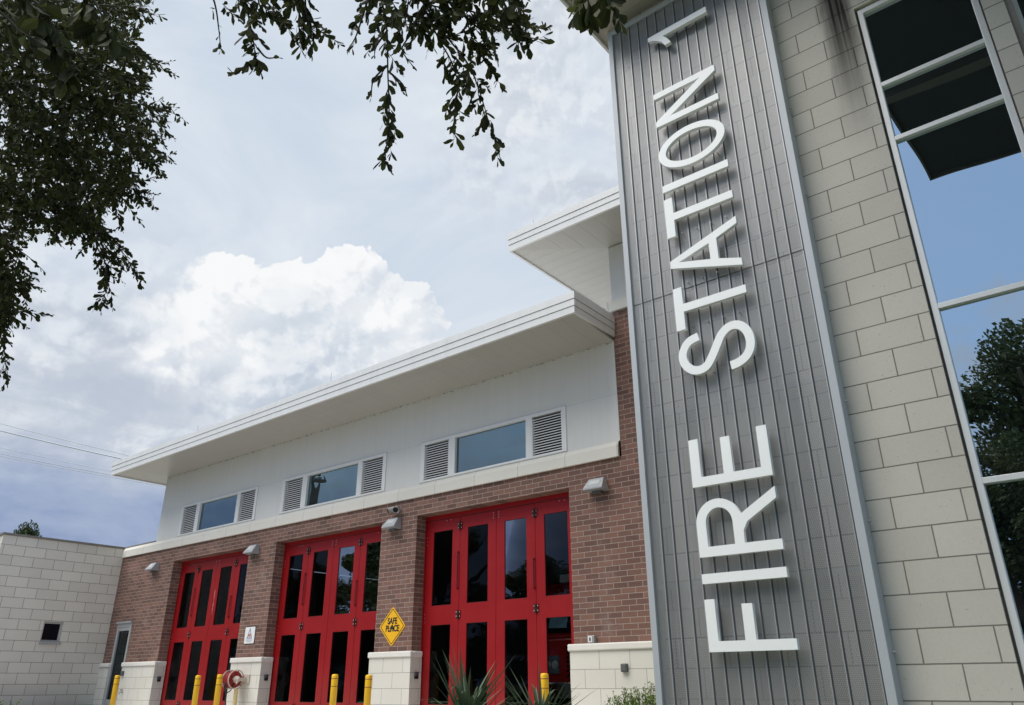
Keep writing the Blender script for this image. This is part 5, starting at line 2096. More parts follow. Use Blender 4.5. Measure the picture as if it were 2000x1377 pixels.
mb.tube(smooth_path([(rc[0] - 0.02, rc[1] - 0.19, rc[2] - 0.08), (rc[0] + 0.0, rc[1] - 0.16, rc[2] - 0.28), (rc[0] - 0.05, rc[1] - 0.10, rc[2] - 0.48), (rc[0] - 0.02, rc[1] - 0.08, FLOOR + 0.02)]), 0.016, 8)
mb.tube(smooth_path([(rc[0] - 0.12, rc[1] - 0.16, rc[2] - 0.13), (rc[0] - 0.06, rc[1] - 0.12, rc[2] - 0.30), (rc[0] + 0.08, rc[1] - 0.08, rc[2] - 0.26), (rc[0] + 0.14, rc[1] - 0.06, rc[2] - 0.12)]), 0.014, 8)
mb.build('hose', None, hr, smooth=True)
MB().tube([(rc[0] + 0.12, rc[1] + 0.06, FLOOR), (rc[0] + 0.12, rc[1] + 0.06, rc[2] - 0.22)], 0.05, 14).build('stand_pipe', 'pipe_cream', hr)

# ------------------------------------------------------------------ bollards
def make_bollard():
    r = thing('bollard', (0, 0, FLOOR), '', 'bollard', 'yellow bollards guarding the bay doors')
    H = 0.88
    MB().lathe((0, 0, FLOOR), [(0.068, 0.0), (0.068, H - 0.035), (0.064, H - 0.015), (0.05, H - 0.004), (0.02, H)], 'z', 28).build('sleeve', 'bollard_yellow', r, smooth=False)
    for z in (H - 0.085, H - 0.235): MB().lathe((0, 0, FLOOR), [(0.0684, z - 0.009), (0.0697, z - 0.006), (0.0697, z + 0.006), (0.0684, z + 0.009)], 'z', 28).build('stripe', 'bollard_band', r)
    return r
proto = make_bollard(); protokids = list(proto.children)
for pl in [p for k in protokids for p in k.data.polygons]: pl.use_smooth = len(pl.vertices) == 4
for k, (x, y, z, l) in enumerate(((-23.49, -1.2, 0.27, 'yellow bollard in front of the glazed side door, farthest left'), (-19.22, -1.2, 0.23, 'yellow bollard just left of the hose reel pair, before the left red door'),
                            (-18.24, -1.2, 0.24, 'yellow bollard touching the hose reel in view'), (-13.87, -1.2, 0.20, 'yellow bollard standing before the middle red door'),
                            (-12.80, -1.2, 0.18, 'yellow bollard in front of the plinth below the yellow diamond sign'), (-8.36, -1.2, 0.16, 'yellow bollard behind the spiky plants, before the right red door'))):
    if k == 0: o = proto; kids = protokids
    else:
        o = proto.copy(); COL.objects.link(o)
        for c in protokids:
            d = c.copy(); COL.objects.link(d); d.parent = o
    o.location = (x, y, FLOOR + ZO + (z - 0.20)); o['label'] = l

# ------------------------------------------------------------------ fire truck seen through the right door
ft = thing('fire_truck', (-9.6, 2.4, FLOOR), 'red fire truck parked behind the glass of the right red door', 'fire truck')
x0, x1, y0 = -10.6, -8.15, 1.7; f0 = FLOOR + 0.02
mb = MB().mat('truck_red'); mb.box(x0, x1, y0, y0 + 2.2, f0 + 0.55, f0 + 1.55); mb.prism([(y0 + 0.02, f0 + 1.552), (y0 + 0.16, f0 + 2.5), (y0 + 0.3, f0 + 2.72), (y0 + 2.2, f0 + 2.72), (y0 + 2.2, f0 + 1.552)], x0 + 0.01, x1 - 0.01)
mb.box(x0 + 0.02, x1 - 0.02, y0 + 2.25, y0 + 8.5, f0 + 0.6, f0 + 2.9); mb.build('body', None, ft, bevel=0.05)
MB().prism([(y0 + 0.020, f0 + 1.65), (y0 + 0.135, f0 + 2.45), (y0 + 0.12, f0 + 2.45), (y0 + 0.005, f0 + 1.65)], x0 + 0.12, x1 - 0.12).build('windshield', 'clerestory_glass', ft)
mb = MB().mat('chrome'); mb.box(x0 - 0.05, x1 + 0.05, y0 - 0.45, y0 - 0.001, f0 + 0.38, f0 + 0.68); bp = mb.build('bumper', None, ft, bevel=0.03)
mb = MB().mat('chrome')
for k in range(7): mb.box(-9.37 - 0.55, -9.37 + 0.55, y0 - 0.035, y0 - 0.002, f0 + 0.78 + k * 0.09, f0 + 0.83 + k * 0.09)
mb.build('grille', None, ft)
for sx in (-1, 1):
    mb = MB().mat('chrome'); xc = -9.375 + sx * 0.93; mb.box(xc - 0.2, xc + 0.2, y0 - 0.04, y0 - 0.002, f0 + 0.85, f0 + 1.2)
    hl = mb.build('headlight', None, ft)
    for dx in (-0.1, 0.1): MB().lathe((xc + dx, y0 - 0.041, f0 + 1.02), [(0.08, 0), (0.08, -0.02), (0.05, -0.035)], 'y', 16).build('lens', 'lamp_glass', hl)
    for yy in (1.0, 6.2): MB().lathe((-9.375 + sx * 1.1, y0 + yy, f0 + 0.5), [(0.3, -0.15), (0.5, -0.14), (0.5, 0.14), (0.3, 0.15)], 'x', 24).build('wheel', 'black_rubber', ft)
MB().box(x0 + 0.3, x1 - 0.3, y0 + 0.35, y0 + 0.65, f0 + 2.73, f0 + 2.9).build('light_bar', 'truck_white', ft)
MB().box(x0 - 0.004, x1 + 0.004, y0 + 0.1, y0 + 8.4, f0 + 1.0, f0 + 1.16).build('stripe', 'truck_white', ft)

# ------------------------------------------------------------------ overhead lines and pole
def sag(a, b, s, n=14): return [Vector(a).lerp(Vector(b), k / n) + Vector((0, 0, -4 * s * (k / n) * (1 - k / n))) for k in range(n + 1)]
def rayp(az, el, dist): return (dist * math.sin(math.radians(az)), -12.4 + dist * math.cos(math.radians(az)), dist * math.tan(math.radians(el)))
WL = [((-74.21, 15.37), (-65.98, 14.46), 0.022, 'top single power line left of the roof'), ((-74.05, 14.95), (-66.4, 14.2), 0.040, 'thick power line second from the top left of the roof'),
      ((-73.85, 13.65), (-67.3, 13.3), 0.016, 'thin faint power line third from the top'), ((-73.75, 13.35), (-67.3, 13.05), 0.020, 'power line fourth from the top, in the lower pair'), ((-73.7, 13.15), (-67.3, 12.85), 0.014, 'lowest thin power line left of the roof')]
WPTS = [((0, 820), (265, 884)), ((0, 834), (248, 889)), ((0, 867), (215, 911)), ((0, 879), (215, 918)), ((0, 884), (213, 922))]
RV, UV, WV = Vector((0.77723584, 0.62919359, -0.00445698)), Vector((0.25441717, -0.30778434, 0.91681007)), Vector((-0.57547923, 0.71371158, 0.39929867))
def sight(px, py, dist):
    d = RV * ((px - 1000) / 1484.858) - UV * ((py - 688.5) / 1484.858) + WV
    return Vector((0, -12.4, 0)) + d * dist
for (p, q), (_, _, r_, l) in zip(WPTS, WL):
    a, b = sight(*p, 46), sight(*q, 40); e = (b - a)
    o = MB().tube(sag(a - e * 1.2, b + e * 1.6, 0.25), r_, 6, cap=True).build('power_line', 'wire_grey'); tag(o, l + (' against clouds' if 'clouds' not in l else ''), 'power line', 'overhead power lines left of the building')

# ------------------------------------------------------------------ trees
def leaf(mb, base, axis, nrm, L, W, tint, lobes=True):
    axis = axis.normalized(); side = axis.cross(nrm)
    if side.length < 1e-3: side = axis.orthogonal()
    side.normalize(); nrm = side.cross(axis)
    prof = [0.06, 0.42, 0.78, 0.98, 0.70, 0.0] ; ts = [0.0, 0.22, 0.45, 0.68, 0.87, 1.0]
    vs = []; bend = random.uniform(-0.18, 0.22) * L
    for i, (w, q) in enumerate(zip(prof, ts)):
        c = base + axis * (L * q) + nrm * (bend * q * q)
        jl = random.uniform(0.62, 1.15) if lobes and 0 < i < 5 else 1; jr = random.uniform(0.62, 1.15) if lobes and 0 < i < 5 else 1
        if i == 5: vs.append(c)
        else: vs += [c - side * (W / 2 * w * jl) + nrm * (W * 0.12 * w), c, c + side * (W / 2 * w * jr) + nrm * (W * 0.12 * w)]
    fs = []
    for i in range(4):
        a = i * 3; fs += [(a, a + 1, a + 4, a + 3), (a + 1, a + 2, a + 5, a + 4)]
    fs += [(12, 13, 15), (13, 14, 15)]
    mb.add(vs, fs, tint)
def rv(): return Vector((random.gauss(0, 1), random.gauss(0, 1), random.gauss(0, 1))).normalized()
def twig(lm, tm, pts, size, step, spread, thick=0.0022):
    """leaves alternating along a twig; small ones at the tip"""
    total = sum((pts[i + 1] - pts[i]).length for i in range(len(pts) - 1)); acc = 0
    tm.tube(pts, [thick * (1 - 0.6 * i / max(1, len(pts) - 1)) for i in range(len(pts))], 4, cap=False)
    nxt = random.uniform(0, step)
    for i in range(len(pts) - 1):
        d = pts[i + 1] - pts[i]; ln = d.length; dn = d.normalized()
        while nxt < acc + ln:
            u = (nxt - acc) / ln; b = pts[i] + d * u; fr = nxt / total
            a = (dn * 0.75 + rv() * 0.75 + Vector((0, 0, -0.35))).normalized()
            sz = size * random.uniform(0.6, 1.15) * (1.0 if fr < 0.75 else 1.0 - 0.55 * (fr - 0.75) / 0.25)
            leaf(lm, b, a, rv(), sz, sz * random.uniform(0.40, 0.58), random.random() ** 1.5)
            nxt += step * random.uniform(0.55, 1.3)
        acc += ln
    leaf(lm, pts[-1], (pts[-1] - pts[-2]) + rv() * 0.03, rv(), size * 0.55, size * 0.2, random.random())

oak = thing('oak_tree', (-3.9, -13.9, -1.6), 'leafy oak whose dark branches hang across the top of the view', 'tree')
lm = MB().mat('oak_leaf'); tm = MB().mat('bark')
random.seed(21)
for kind, path in BRANCHES:
    pts = smooth_path([Vector((p[0], p[1], p[2] - ZO)) for p in path], 4)
    tm.tube(pts, [0.0042 * (1 - i / len(pts)) + 0.0016 for i in range(len(pts))], 5, cap=False)
    den = {'m': 0.05, 'd': 0.03, 's': 0.17, 'n': 0.045, 'c': 0.042}[kind]; size = {'m': 0.056, 'd': 0.058, 's': 0.054, 'n': 0.095, 'c': 0.073}[kind]
    twig(lm, tm, pts[-max(3, len(pts) // 2):], size * 0.95, 0.03 if kind != 's' else 0.033, 0.1)
    nxt = 0.02
    L_ = sum((pts[i + 1] - pts[i]).length for i in range(len(pts) - 1)); acc = 0
    for i in range(len(pts) - 1):
        d = pts[i + 1] - pts[i]
        while nxt < acc + d.length:
            b = pts[i] + d * ((nxt - acc) / d.length); fr = nxt / L_
            ln = {'m': 0.24, 'd': 0.28, 's': 0.07, 'n': 0.16, 'c': 0.17}[kind] * random.uniform(0.5, 1.15) * (1.05 - 0.65 * fr)
            dr = (d.normalized() * 0.7 + rv() * 0.8 + Vector((0, 0, -0.45))).normalized()
            m_ = b + dr * ln * 0.5 + rv() * 0.01; e = b + dr * ln + Vector((0, 0, -0.15 * ln))
            twig(lm, tm, [b, m_, e], size, 0.0175 if kind in 'md' else 0.021, 0.1, 0.0016)
            nxt += den * random.uniform(0.6, 1.4)
        acc += d.length
for p in SPRIGS:
    b = Vector((p[0], p[1], p[2] - ZO)); dr = (rv() + Vector((0.35, 0, -0.6))).normalized(); ln = random.uniform(0.14, 0.3)
    twig(lm, tm, [b, b + dr * ln * 0.5 + rv() * 0.015, b + dr * ln], 0.060, 0.0112, 0.1, 0.002)
hub_ = sight(-260, -560, 4.2)
starts = [Vector((b[0][0], b[0][1], b[0][2] - ZO)) for _, b in BRANCHES]
limbs = [smooth_path([hub_, sight(90, -330, 4.3), sight(420, -215, 3.9), sight(800, -185, 3.8), sight(1050, -175, 3.3), sight(1230, -190, 2.9)], 8),
         smooth_path([hub_, sight(-190, -120, 4.8), sight(-150, 200, 5.2), sight(-110, 480, 5.3), sight(-75, 640, 5.3)], 8)]
for lb in limbs: tm.tube(lb, [0.055 * (1 - i / len(lb)) + 0.008 for i in range(len(lb))], 8, cap=False)
for i in range(len(starts)):
    s0 = starts[i]; d0 = s0 - Vector((0, -12.4, 0)); px, py = d0.dot(RV) / d0.dot(WV), d0.dot(UV) / d0.dot(WV)
    if px > -0.66 and py < 0.475: continue      # a side shoot, already joined to its own branch
    best = min((q for lb in limbs for q in lb), key=lambda q: (q - s0).length + 0.25 * (q - hub_).length * 0.2)
    tm.tube(smooth_path([best, best.lerp(s0, 0.5) + rv() * 0.03, s0], 4), [0.014, 0.0135, 0.012, 0.011, 0.010, 0.009, 0.008, 0.007, 0.006], 6, cap=False)
for lb in limbs[:1]:
    for q in lb[6:]:
        for _ in range(5):
            dr = (rv() + Vector((0, 0, 0.9))).normalized(); L_ = random.uniform(0.2, 0.45)
            twig(lm, tm, [q, q + dr * L_ * 0.5 + rv() * 0.02, q + dr * L_], 0.07, 0.022, 0.1, 0.0022)
lm.build('foliage', None, oak, tint=True)
tm.build('branches', None, oak)
MB().tube(smooth_path([(-3.9, -13.9, -1.7), (-3.85, -13.85, 0.3), (-4.0, -13.7, 2.2), tuple(hub_.lerp(Vector((-4, -13.6, 3.4)), 0.4)), tuple(hub_ + Vector((0, 0, 0.6)))], 5), [0.36 - 0.0125 * i for i in range(21)], 14).build('trunk', 'bark', oak, smooth=True)

CROWNS = {}
def crown_mesh(seed, nleaf, lsize, low):
    """a unit crown (height 1, radius about 1) of many leaf clumps round an uneven set of boughs"""
    random.seed(seed); mb = MB().mat('far_leaf')
    cl = []
    for _ in range(52 if low < 0.11 else 46):
        z = random.uniform(low, 0.95); wmax = 0.95 * math.sin(min(1.0, max(0.12, (z - low + 0.12) / (1.02 - low))) * math.pi) ** 0.6
        a = random.uniform(0, 6.283); r_ = wmax * random.uniform(0.15, 0.85); cl.append((Vector((math.cos(a) * r_, math.sin(a) * r_, z)), random.uniform(0.13, 0.30)))
    for k in range(nleaf):
        c, q = random.choice(cl); d = rv() * q * random.random() ** 0.35; p = c + Vector((d.x, d.y, d.z * 0.34))
        s_ = lsize * random.uniform(0.5, 1.3); a = rv(); n = a.orthogonal().normalized(); b = a.cross(n)
        fl = Vector((1, 1, 0.36)); n = n * fl; b = b * fl
        mb.add([p - n * s_ * 0.5, p + b * s_ * 0.26, p + n * s_ * 0.5, p - b * s_ * 0.26], [(0, 1, 2, 3)], random.random())
    return mb
def far_tree(name, x, y, z0, h, rad, label, seed, kind=0, group='trees across the street'):
    random.seed(seed); r = thing(name, (x, y, z0), label, 'tree', group)
    mb = MB().mat('bark'); mb.tube(smooth_path([(x, y, z0 - 0.2), (x + 0.1, y, z0 + h * 0.25), (x - 0.1, y + 0.1, z0 + h * 0.6), (x, y, z0 + h * 0.85)], 4), [h * 0.03 * (1 - i / 15) + 0.02 for i in range(13)], 10)
    for k in range(9):
        a = random.uniform(0, 6.28); z1 = z0 + h * random.uniform(0.3, 0.6); e = Vector((x + math.cos(a) * rad * 0.7, y + math.sin(a) * rad * 0.7, z1 + h * random.uniform(0.12, 0.3)))
        mb.tube([(x, y, z1), Vector((x, y, z1)).lerp(e, 0.5) + Vector((0, 0, .1)), e], [h * 0.012, h * 0.008, h * 0.003], 6)
    mb.build('trunk', None, r)
    if kind not in CROWNS:
        o = crown_mesh(*[(8, 46000, 0.046, 0.05), (4, 26000, 0.066, 0.12), (5, 26000, 0.066, 0.16)][kind]).build('crown', None, None, tint=True); CROWNS[kind] = o.data
        for v in o.data.vertices: v.co.z -= ZO
    else: o = bpy.data.objects.new('crown', CROWNS[kind]); COL.objects.link(o)
    o.parent = r; o.scale = (rad, rad, h); o.rotation_euler = (0, 0, random.uniform(0, 6.28))
G0 = -1.6
far_tree('street_tree', -1.5, -20.5, G0, 11.3, 3.5, 'dense tree mirrored in the tall tower window', 3, 0)
far_tree('street_tree', 2.2, -25.0, G0, 11.6, 4.4, 'broad tree mirrored behind the other tree in the tower window', 4, 1)
far_tree('street_tree', -2.6, -18.6, G0, 6.4, 2.5, 'low bushy tree mirrored near the foot of the tower window', 9, 1)
for k, (x, y, h, rad) in enumerate(((-46, -22, 9.5, 5.5), (-37.5, -20, 10.6, 4.6), (-30.5, -18.5, 11.5, 4.2), (-26.3, -22, 8.3, 4.4), (-16.5, -21, 9.2, 4.6), (-9.5, -25, 9.6, 5.0), (-56, -26, 10, 6))):
    far_tree('street_tree', x, y, G0, h, rad, ['leftmost tree mirrored low in the left door glass', 'bushy tree mirrored in the first panes of the right door', 'tall tree mirrored in the upper panes of the right door', 'low round tree mirrored mid-height in the right door glass', 'round tree mirrored in the rightmost pane of the right door', 'wide tree across the street behind the viewer', 'far wide tree down the street'][k], 30 + k, k % 3)
far_tree('distant_tree', -66.8, 10.4, G0, 13.3, 3.0, 'distant tree top showing above the annex roof', 51, 1, None)
far_tree('distant_tree', -70.0, 8.2, G0, 13.1, 2.0, 'distant tree top at the left picture edge above the annex', 52, 2, None)

pole = thing('utility_pole', (-41.5, -20.0, G0), 'wooden utility pole mirrored in the middle high window', 'utility pole')
pb = Vector((-30.7, -10.0, G0 + 0.05)); pole.location = (pb.x, pb.y, G0 + ZO)
MB().tube([pb, pb + Vector((0, 0, 5)), pb + Vector((0, 0, 11.2))], [0.14, 0.12, 0.09], 12).build('post', 'wood_pole', pole)
mb = MB().mat('wood_pole'); mb.box(pb.x - 0.8, pb.x + 0.8, pb.y + 0.13, pb.y + 0.23, 9.0, 9.12)
ca = mb.build('crossarm', None, pole)
for dx in (-0.7, -0.4, 0.4, 0.7): MB().lathe((pb.x + dx, pb.y + 0.18, 9.12), [(0.03, 0), (0.06, 0.05), (0.04, 0.09), (0.06, 0.13), (0.02, 0.18)], 'z', 10).build('insulator', 'box_light', ca)
MB().lathe((pb.x + 0.05, pb.y + 0.42, 7.4), [(0.2, 0), (0.22, 0.05), (0.22, 0.85), (0.12, 0.92)], 'z', 14).build('transformer', 'box_light', pole)

# ------------------------------------------------------------------ planting
def yucca(x, y, z, n, lmin, lmax, label, seed):
    random.seed(seed); mb = MB().mat('yucca_leaf')
    for k in range(n):
        a = random.uniform(0, 6.283); el = math.radians(random.choice([random.uniform(45, 88), random.uniform(15, 60)])); L = random.uniform(lmin, lmax)
        d = Vector((math.cos(a) * math.cos(el), math.sin(a) * math.cos(el), math.sin(el))); side = d.cross(Vector((0, 0, 1))).normalized(); up = side.cross(d)
        W = random.uniform(0.028, 0.042); base = Vector((x, y, z)) + rv() * 0.04; droop = random.choice([0.02, 0.05, 0.12, 0.45]) * L; vs = []; N_ = 9
        for i in range(N_ + 1):
            q = i / N_; w = W * (0.75 + 0.5 * math.sin(min(1, q * 1.6) * math.pi * 0.5)) * (1 - q ** 2.2); c = base + d * (L * q) + Vector((0, 0, -droop * q ** 2.5))
            vs += [c - side * w / 2 + up * w * 0.18, c, c + side * w / 2 + up * w * 0.18]
        fs = []
        for i in range(N_): 
            b = i * 3; fs += [(b, b + 1, b + 4, b + 3), (b + 1, b + 2, b + 5, b + 4)]
        mb.add(vs, fs, random.random())
    o = mb.build('yucca', None, None, tint=True); tag(o, label, 'plant', 'spiky yuccas in the front bed'); return o
yucca(-5.46, -6.35, -0.38, 66, 0.50, 0.88, 'large spiky yucca in front of the right red door', 5)
yucca(-5.06, -5.70, -0.46, 36, 0.45, 0.80, 'smaller yucca with arching blades in front of a yellow bollard', 8)
def shrub(x, y, z0, w, h, n, label, seed, name='shrub', group=None):
    random.seed(seed); r = thing(name, (x, y, z0), label, 'shrub', group); mb = MB().mat('shrub_leaf'); st = MB().mat('bark')
    for k in range(n):
        a = random.uniform(0, 6.283); rr_ = w * math.sqrt(random.random()); top = Vector((x + math.cos(a) * rr_, y + math.sin(a) * rr_, z0 + h * random.uniform(0.55, 1.0) * (1 - 0.25 * (rr_ / w) ** 2)))
        b = Vector((x + math.cos(a) * rr_ * 0.5, y + math.sin(a) * rr_ * 0.5, z0)); st.tube([b, b.lerp(top, 0.6), top], [0.006, 0.004, 0.0015], 4, cap=False)
        for j in range(26):
            q = 1 - 0.62 * random.random() ** 1.2; p = b.lerp(top, q) + rv() * 0.02; s = random.uniform(0.018, 0.034)
            d = (rv() * 0.9 + Vector((0, 0, 0.7))).normalized(); leaf(mb, p, d, rv(), s, s * 0.5, random.random() * (0.4 + 0.6 * q), False)
    st.build('stems', None, r); mb.build('foliage', None, r, tint=True)
shrub(-5.10, -3.55, FLOOR, 0.52, 0.70, 210, 'light green clipped shrub at the foot of the pale plinth beside the metal screen', 12)
shrub(-3.72, -5.35, FLOOR, 0.10, 0.50, 14, 'small green sprig in front of the foot of the metal screen', 14)
sl_ = sight(-14, 1380, 9.0)
shrub(sl_.x, sl_.y, -1.02, 0.30, 1.06, 90, 'small green bush at the lower left corner before the annex', 15)
random.seed(77); mb = MB().mat('reel_red')
for k in range(26):
    b = Vector((-4.95 + random.gauss(0, .14), -6.1 + random.gauss(0, .1), -0.62)); d = (rv() * 0.8 + Vector((0, 0, 0.9))).normalized(); L = random.uniform(0.15, 0.34)
    mb.tube([b, b + d * L * 0.5 + rv() * 0.02, b + d * L], [0.004, 0.003, 0.001], 4, cap=False)
    for j in range(4): mb.add([b + d * L * (0.4 + j * .15), b + d * L * (0.4 + j * .15) + rv() * 0.025, b + d * L * (0.45 + j * .15) + rv() * 0.02], [(0, 1, 2)])
tag(mb.build('groundcover_plant'), 'low reddish twiggy plant between the yuccas', 'plant')

# ------------------------------------------------------------------ ground
def sheet(name, mat, x0, x1, prof):
    mb = MB().mat(mat); vs = []; fs = []
    for y, z in prof: vs += [(x0, y, z), (x1, y, z)]
    for i in range(len(prof) - 1): fs.append((2 * i, 2 * i + 1, 2 * i + 3, 2 * i + 2))
    o = mb.add(vs, fs).build(name); tag(o, kind='structure'); return o
sheet('ground', 'grass', -400, 400, [(-400, G0), (-16, G0), (-9.5, G0 + 0.1), (-6.2, FLOOR - 0.10), (-0.2, FLOOR - 0.06), (14, FLOOR - 0.06), (60, G0), (400, G0)])
sheet('apron', 'concrete', -25.6, -7.6, [(-15.8, G0 + 0.03), (-9.5, G0 + 0.15), (-6.2, FLOOR - 0.05), (0.5, FLOOR - 0.01)])
sheet('sidewalk', 'concrete', -60, 30, [(-15.8, G0 + 0.02), (-14.0, G0 + 0.04)])
sheet('street', 'asphalt', -400, 400, [(-19.5, G0 + 0.01), (-15.8, G0 + 0.01)])
sheet('mulch_bed', 'bark', -27.0, -25.7, [(-5.5, FLOOR + 0.06), (-0.1, FLOOR + 0.12)])

# ------------------------------------------------------------------ world
w = bpy.data.worlds.new('World'); sc.world = w; w.use_nodes = True
t = NT(w.node_tree)
SUN_EL, SUN_AZ = math.radians(62), math.radians(-148)    # azimuth from +Y towards +X
sky = t.n('ShaderNodeTexSky', sky_type='NISHITA'); sky.sun_disc = False; sky.sun_elevation = SUN_EL; sky.sun_rotation = SUN_AZ
sky.air_density = 1.0; sky.dust_density = 1.2; sky.ozone_density = 1.5
P = t.vm('NORMALIZE', t.n('ShaderNodeTexCoord').outputs['Generated'])
q = t.sep(P)
az = t.m('MULTIPLY', t.m('ARCTAN2', q[0], q[1]), 57.29578); el = t.m('MULTIPLY', t.m('ARCSINE', q[2]), 57.29578)
A2 = t.comb(t.m('MULTIPLY', az, 0.85), el, 0.0)        # degrees on the sky, roughly square near 30 deg
front = t.ss(t.m('ABSOLUTE', t.m('ADD', az, 40.0)), 105, 60)
STR = 0.10
SK = 0.67             # the camera's exposure is +0.6 stop
def col(r, g, b): return (r * SK / STR, g * SK / STR, b * SK / STR, 1)
base = t.mix(0.6, sky.outputs[0], col(0.33, 0.52, 0.80))
# thin veil in front
n1 = t.noise(t.vm('MULTIPLY', A2, (0.05, 0.075, 1)), 1.0, 8, 0.58, 0.6)[0]
veil = t.mix(t.ss(n1, 0.30, 0.70), col(0.595, 0.675, 0.78), col(0.79, 0.835, 0.88))
c = t.mix(t.m('MULTIPLY_ADD', front, 0.80, 0.12), base, veil)
# soft grey-white cloud sheets, upper right and left
n2 = t.noise(t.vm('ADD', t.vm('MULTIPLY', A2, (0.085, 0.12, 1)), (3.1, 7.7, 0)), 1.0, 10, 0.60, 0.5)[0]
rightm = t.m('MULTIPLY', t.ss(az, -50, -36), t.ss(el, 30, 37)); leftm = t.m('MULTIPLY', t.ss(az, -58, -68), t.ss(el, 32, 24))
# towering cumulus
def field(v):
    wv = t.vm('SCALE', t.vm('SUBTRACT', t.noise(v, 0.16, 3, 0.5)[1], (0.5, 0.5, 0.5)), scale=3.2)
    v2 = t.vm('ADD', v, wv); mx = None
    for a, e, r in ((-60.6, 26.3, 3.6), (-53.0, 27.4, 3.9), (-56.5, 26.0, 4.6), (-49.0, 25.2, 4.6), (-55.5, 22.0, 7.0), (-46.3, 22.0, 3.5), (-63.5, 22.6, 4.6), (-50.0, 18.0, 7.5), (-62, 17.5, 6.5), (-68.5, 19.5, 4.5)):
        d = t.vm('DISTANCE', v2, (a * 0.85, e, 0.0)); k = t.m('MULTIPLY_ADD', d, -1.0 / r, 1.0)
        mx = k if mx is None else t.m('SMOOTH_MAX', mx, k, 0.12)
    vo = t.n('ShaderNodeTexVoronoi', feature='SMOOTH_F1', voronoi_dimensions='2D'); t.set(vo.inputs['Vector'], v2)
    vo.inputs['Scale'].default_value = 0.34; vo.inputs['Detail'].default_value = 3.2; vo.inputs['Roughness'].default_value = 0.52; vo.inputs['Lacunarity'].default_value = 2.15; vo.inputs['Smoothness'].default_value = 0.35
    bil = t.m('SUBTRACT', 0.55, vo.outputs['Distance'])
    fb = t.m('SUBTRACT', t.noise(v2, 0.5, 8, 0.6)[0], 0.5)
    return t.m('ADD', t.m('MULTIPLY', bil, 0.34), t.m('MULTIPLY', fb, 0.16)), mx
b0, m0 = field(A2); b1, m1 = field(t.vm('ADD', A2, (-0.42, 0.62, 0)))
mask = t.m('MULTIPLY', t.m('MAXIMUM', t.m('MULTIPLY', rightm, 1.0), leftm), t.ss(n2, 0.30, 0.56))
back = t.m('MULTIPLY', t.m('MULTIPLY', t.ss(az, -104, -116), t.ss(az, -168, -156)), t.m('MULTIPLY', t.ss(el, 34, 26), 0.45))
mask = t.m('MULTIPLY', mask, t.m('MAXIMUM', front, back))
n3 = t.noise(t.vm('ADD', t.vm('MULTIPLY', A2, (0.10, 0.17, 1)), (9.1, 2.7, 0)), 1.0, 9, 0.62, 0.4)[0]
rel = t.ss(t.m('SUBTRACT', b0, b1), -0.10, 0.12)
sheetc = t.mix(t.m('MULTIPLY_ADD', rel, 0.5, t.m('MULTIPLY', t.ss(n3, 0.36, 0.66), 0.5)), col(0.53, 0.59, 0.68), col(0.82, 0.85, 0.89))
c = t.mix(mask, c, sheetc)
f0 = t.m('ADD', m0, b0); f1 = t.m('ADD', m1, b1)
lf = t.ss(az, -62, -68)
alpha = t.m('MULTIPLY', t.ss(f0, t.m('MULTIPLY_ADD', lf, -0.12, 0.02), t.m('MULTIPLY_ADD', lf, 0.42, 0.07)), t.ss(t.m('ADD', el, t.m('MULTIPLY', n2, 6.0)), 13.5, 18.5))
lit = t.ss(t.m('SUBTRACT', f0, f1), -0.10, 0.14)
lowsh = t.ss(t.m('ADD', el, t.m('MULTIPLY', b0, 14.0)), 15.0, 29.0)
n4 = t.ss(t.noise(t.vm('MULTIPLY', A2, (0.16, 0.2, 1)), 1.0, 8, 0.55, 0.3)[0], 0.34, 0.64)
lum = t.m('ADD', t.m('ADD', t.m('MULTIPLY', lit, 0.34), t.m('MULTIPLY', lowsh, 0.34)), t.m('MULTIPLY_ADD', n4, 0.34, 0.06), clamp=True)
cr = t.n('ShaderNodeValToRGB'); t.set(cr.inputs[0], lum); e = cr.color_ramp.elements
e[0].position = 0.05; e[0].color = (0.50, 0.57, 0.67, 1); e[1].position = 0.92; e[1].color = (0.925, 0.935, 0.945, 1)
m_ = cr.color_ramp.elements.new(0.5); m_.color = (0.74, 0.785, 0.84, 1)
cc = t.vm('SCALE', cr.outputs[0], scale=SK / STR)
c = t.mix(alpha, c, cc)
# heavier grey layers low on the left
gl = t.m('MULTIPLY', t.m('MULTIPLY', t.ss(az, -58, -65), t.ss(t.m('ADD', el, t.m('MULTIPLY', b0, 16.0)), 22.5, 17.5)), t.ss(t.noise(t.vm('MULTIPLY', A2, (0.11, 0.24, 1)), 1.0, 8, 0.6, 0.5)[0], 0.40, 0.60))
c = t.mix(t.m('MULTIPLY', gl, 0.75), c, col(0.49, 0.545, 0.645))
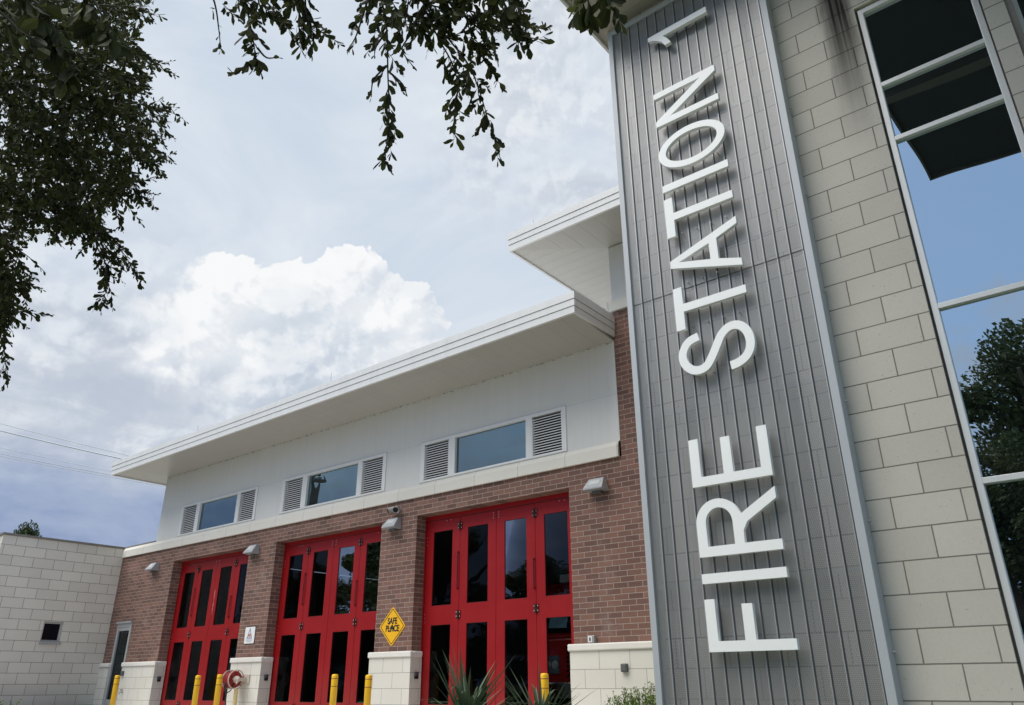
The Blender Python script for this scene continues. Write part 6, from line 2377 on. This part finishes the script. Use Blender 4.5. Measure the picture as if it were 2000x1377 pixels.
# dark blue shower band low on the left
bandn = t.m('MULTIPLY', t.m('SUBTRACT', n2, 0.5), 9.0)
band = t.m('MULTIPLY', t.ss(t.m('ADD', el, bandn), 15.5, 10.5), t.ss(az, -40, -58))
c = t.mix(t.m('MULTIPLY', band, 0.92), c, t.mix(t.ss(n3, 0.35, 0.7), col(0.19, 0.265, 0.47), col(0.34, 0.42, 0.59)))
# bright overcast glow around the hidden sun
sd = (math.sin(SUN_AZ) * math.cos(SUN_EL), math.cos(SUN_AZ) * math.cos(SUN_EL), math.sin(SUN_EL))
glow = t.ss(t.vm('DOT_PRODUCT', P, sd), 0.90, 1.0)
c = t.mix(t.m('MULTIPLY', glow, 0.65), c, col(1.5, 1.45, 1.38))
# ground side of the environment
c = t.mix(t.ss(el, -1.0, -6.0), c, col(0.26, 0.265, 0.24))
bg = t.n('ShaderNodeBackground'); t.set(bg.inputs['Color'], c); bg.inputs['Strength'].default_value = STR
wo = t.n('ShaderNodeOutputWorld'); t.t.links.new(bg.outputs[0], wo.inputs['Surface'])
w.cycles.sampling_method = 'MANUAL'; w.cycles.sample_map_resolution = 1024

sun = bpy.data.lights.new('sun', 'SUN'); sun.energy = 2.5; sun.angle = math.radians(54); sun.color = (1.0, 0.94, 0.85)
so = bpy.data.objects.new('sun', sun); COL.objects.link(so)
so.rotation_euler = Vector(sd).to_track_quat('Z', 'Y').to_euler()

# ------------------------------------------------------------------ camera
cam = bpy.data.cameras.new('camera'); co = bpy.data.objects.new('camera', cam); COL.objects.link(co)
cam.sensor_width = 36.0; cam.lens = 36.0 * 1484.858 / 2000.0; cam.clip_start = 0.05; cam.clip_end = 3000
co.matrix_world = Matrix(((RV.x, UV.x, -WV.x, 0.0), (RV.y, UV.y, -WV.y, -12.4), (RV.z, UV.z, -WV.z, ZO), (0, 0, 0, 1)))
sc.camera = co
sc.view_settings.view_transform = 'Standard'; sc.view_settings.look = 'None'; sc.view_settings.exposure = 0.60; sc.view_settings.gamma = 1.0
sc.cycles.use_denoising = True; sc.cycles.max_bounces = 8; sc.cycles.transparent_max_bounces = 12; sc.cycles.sample_clamp_indirect = 6.0
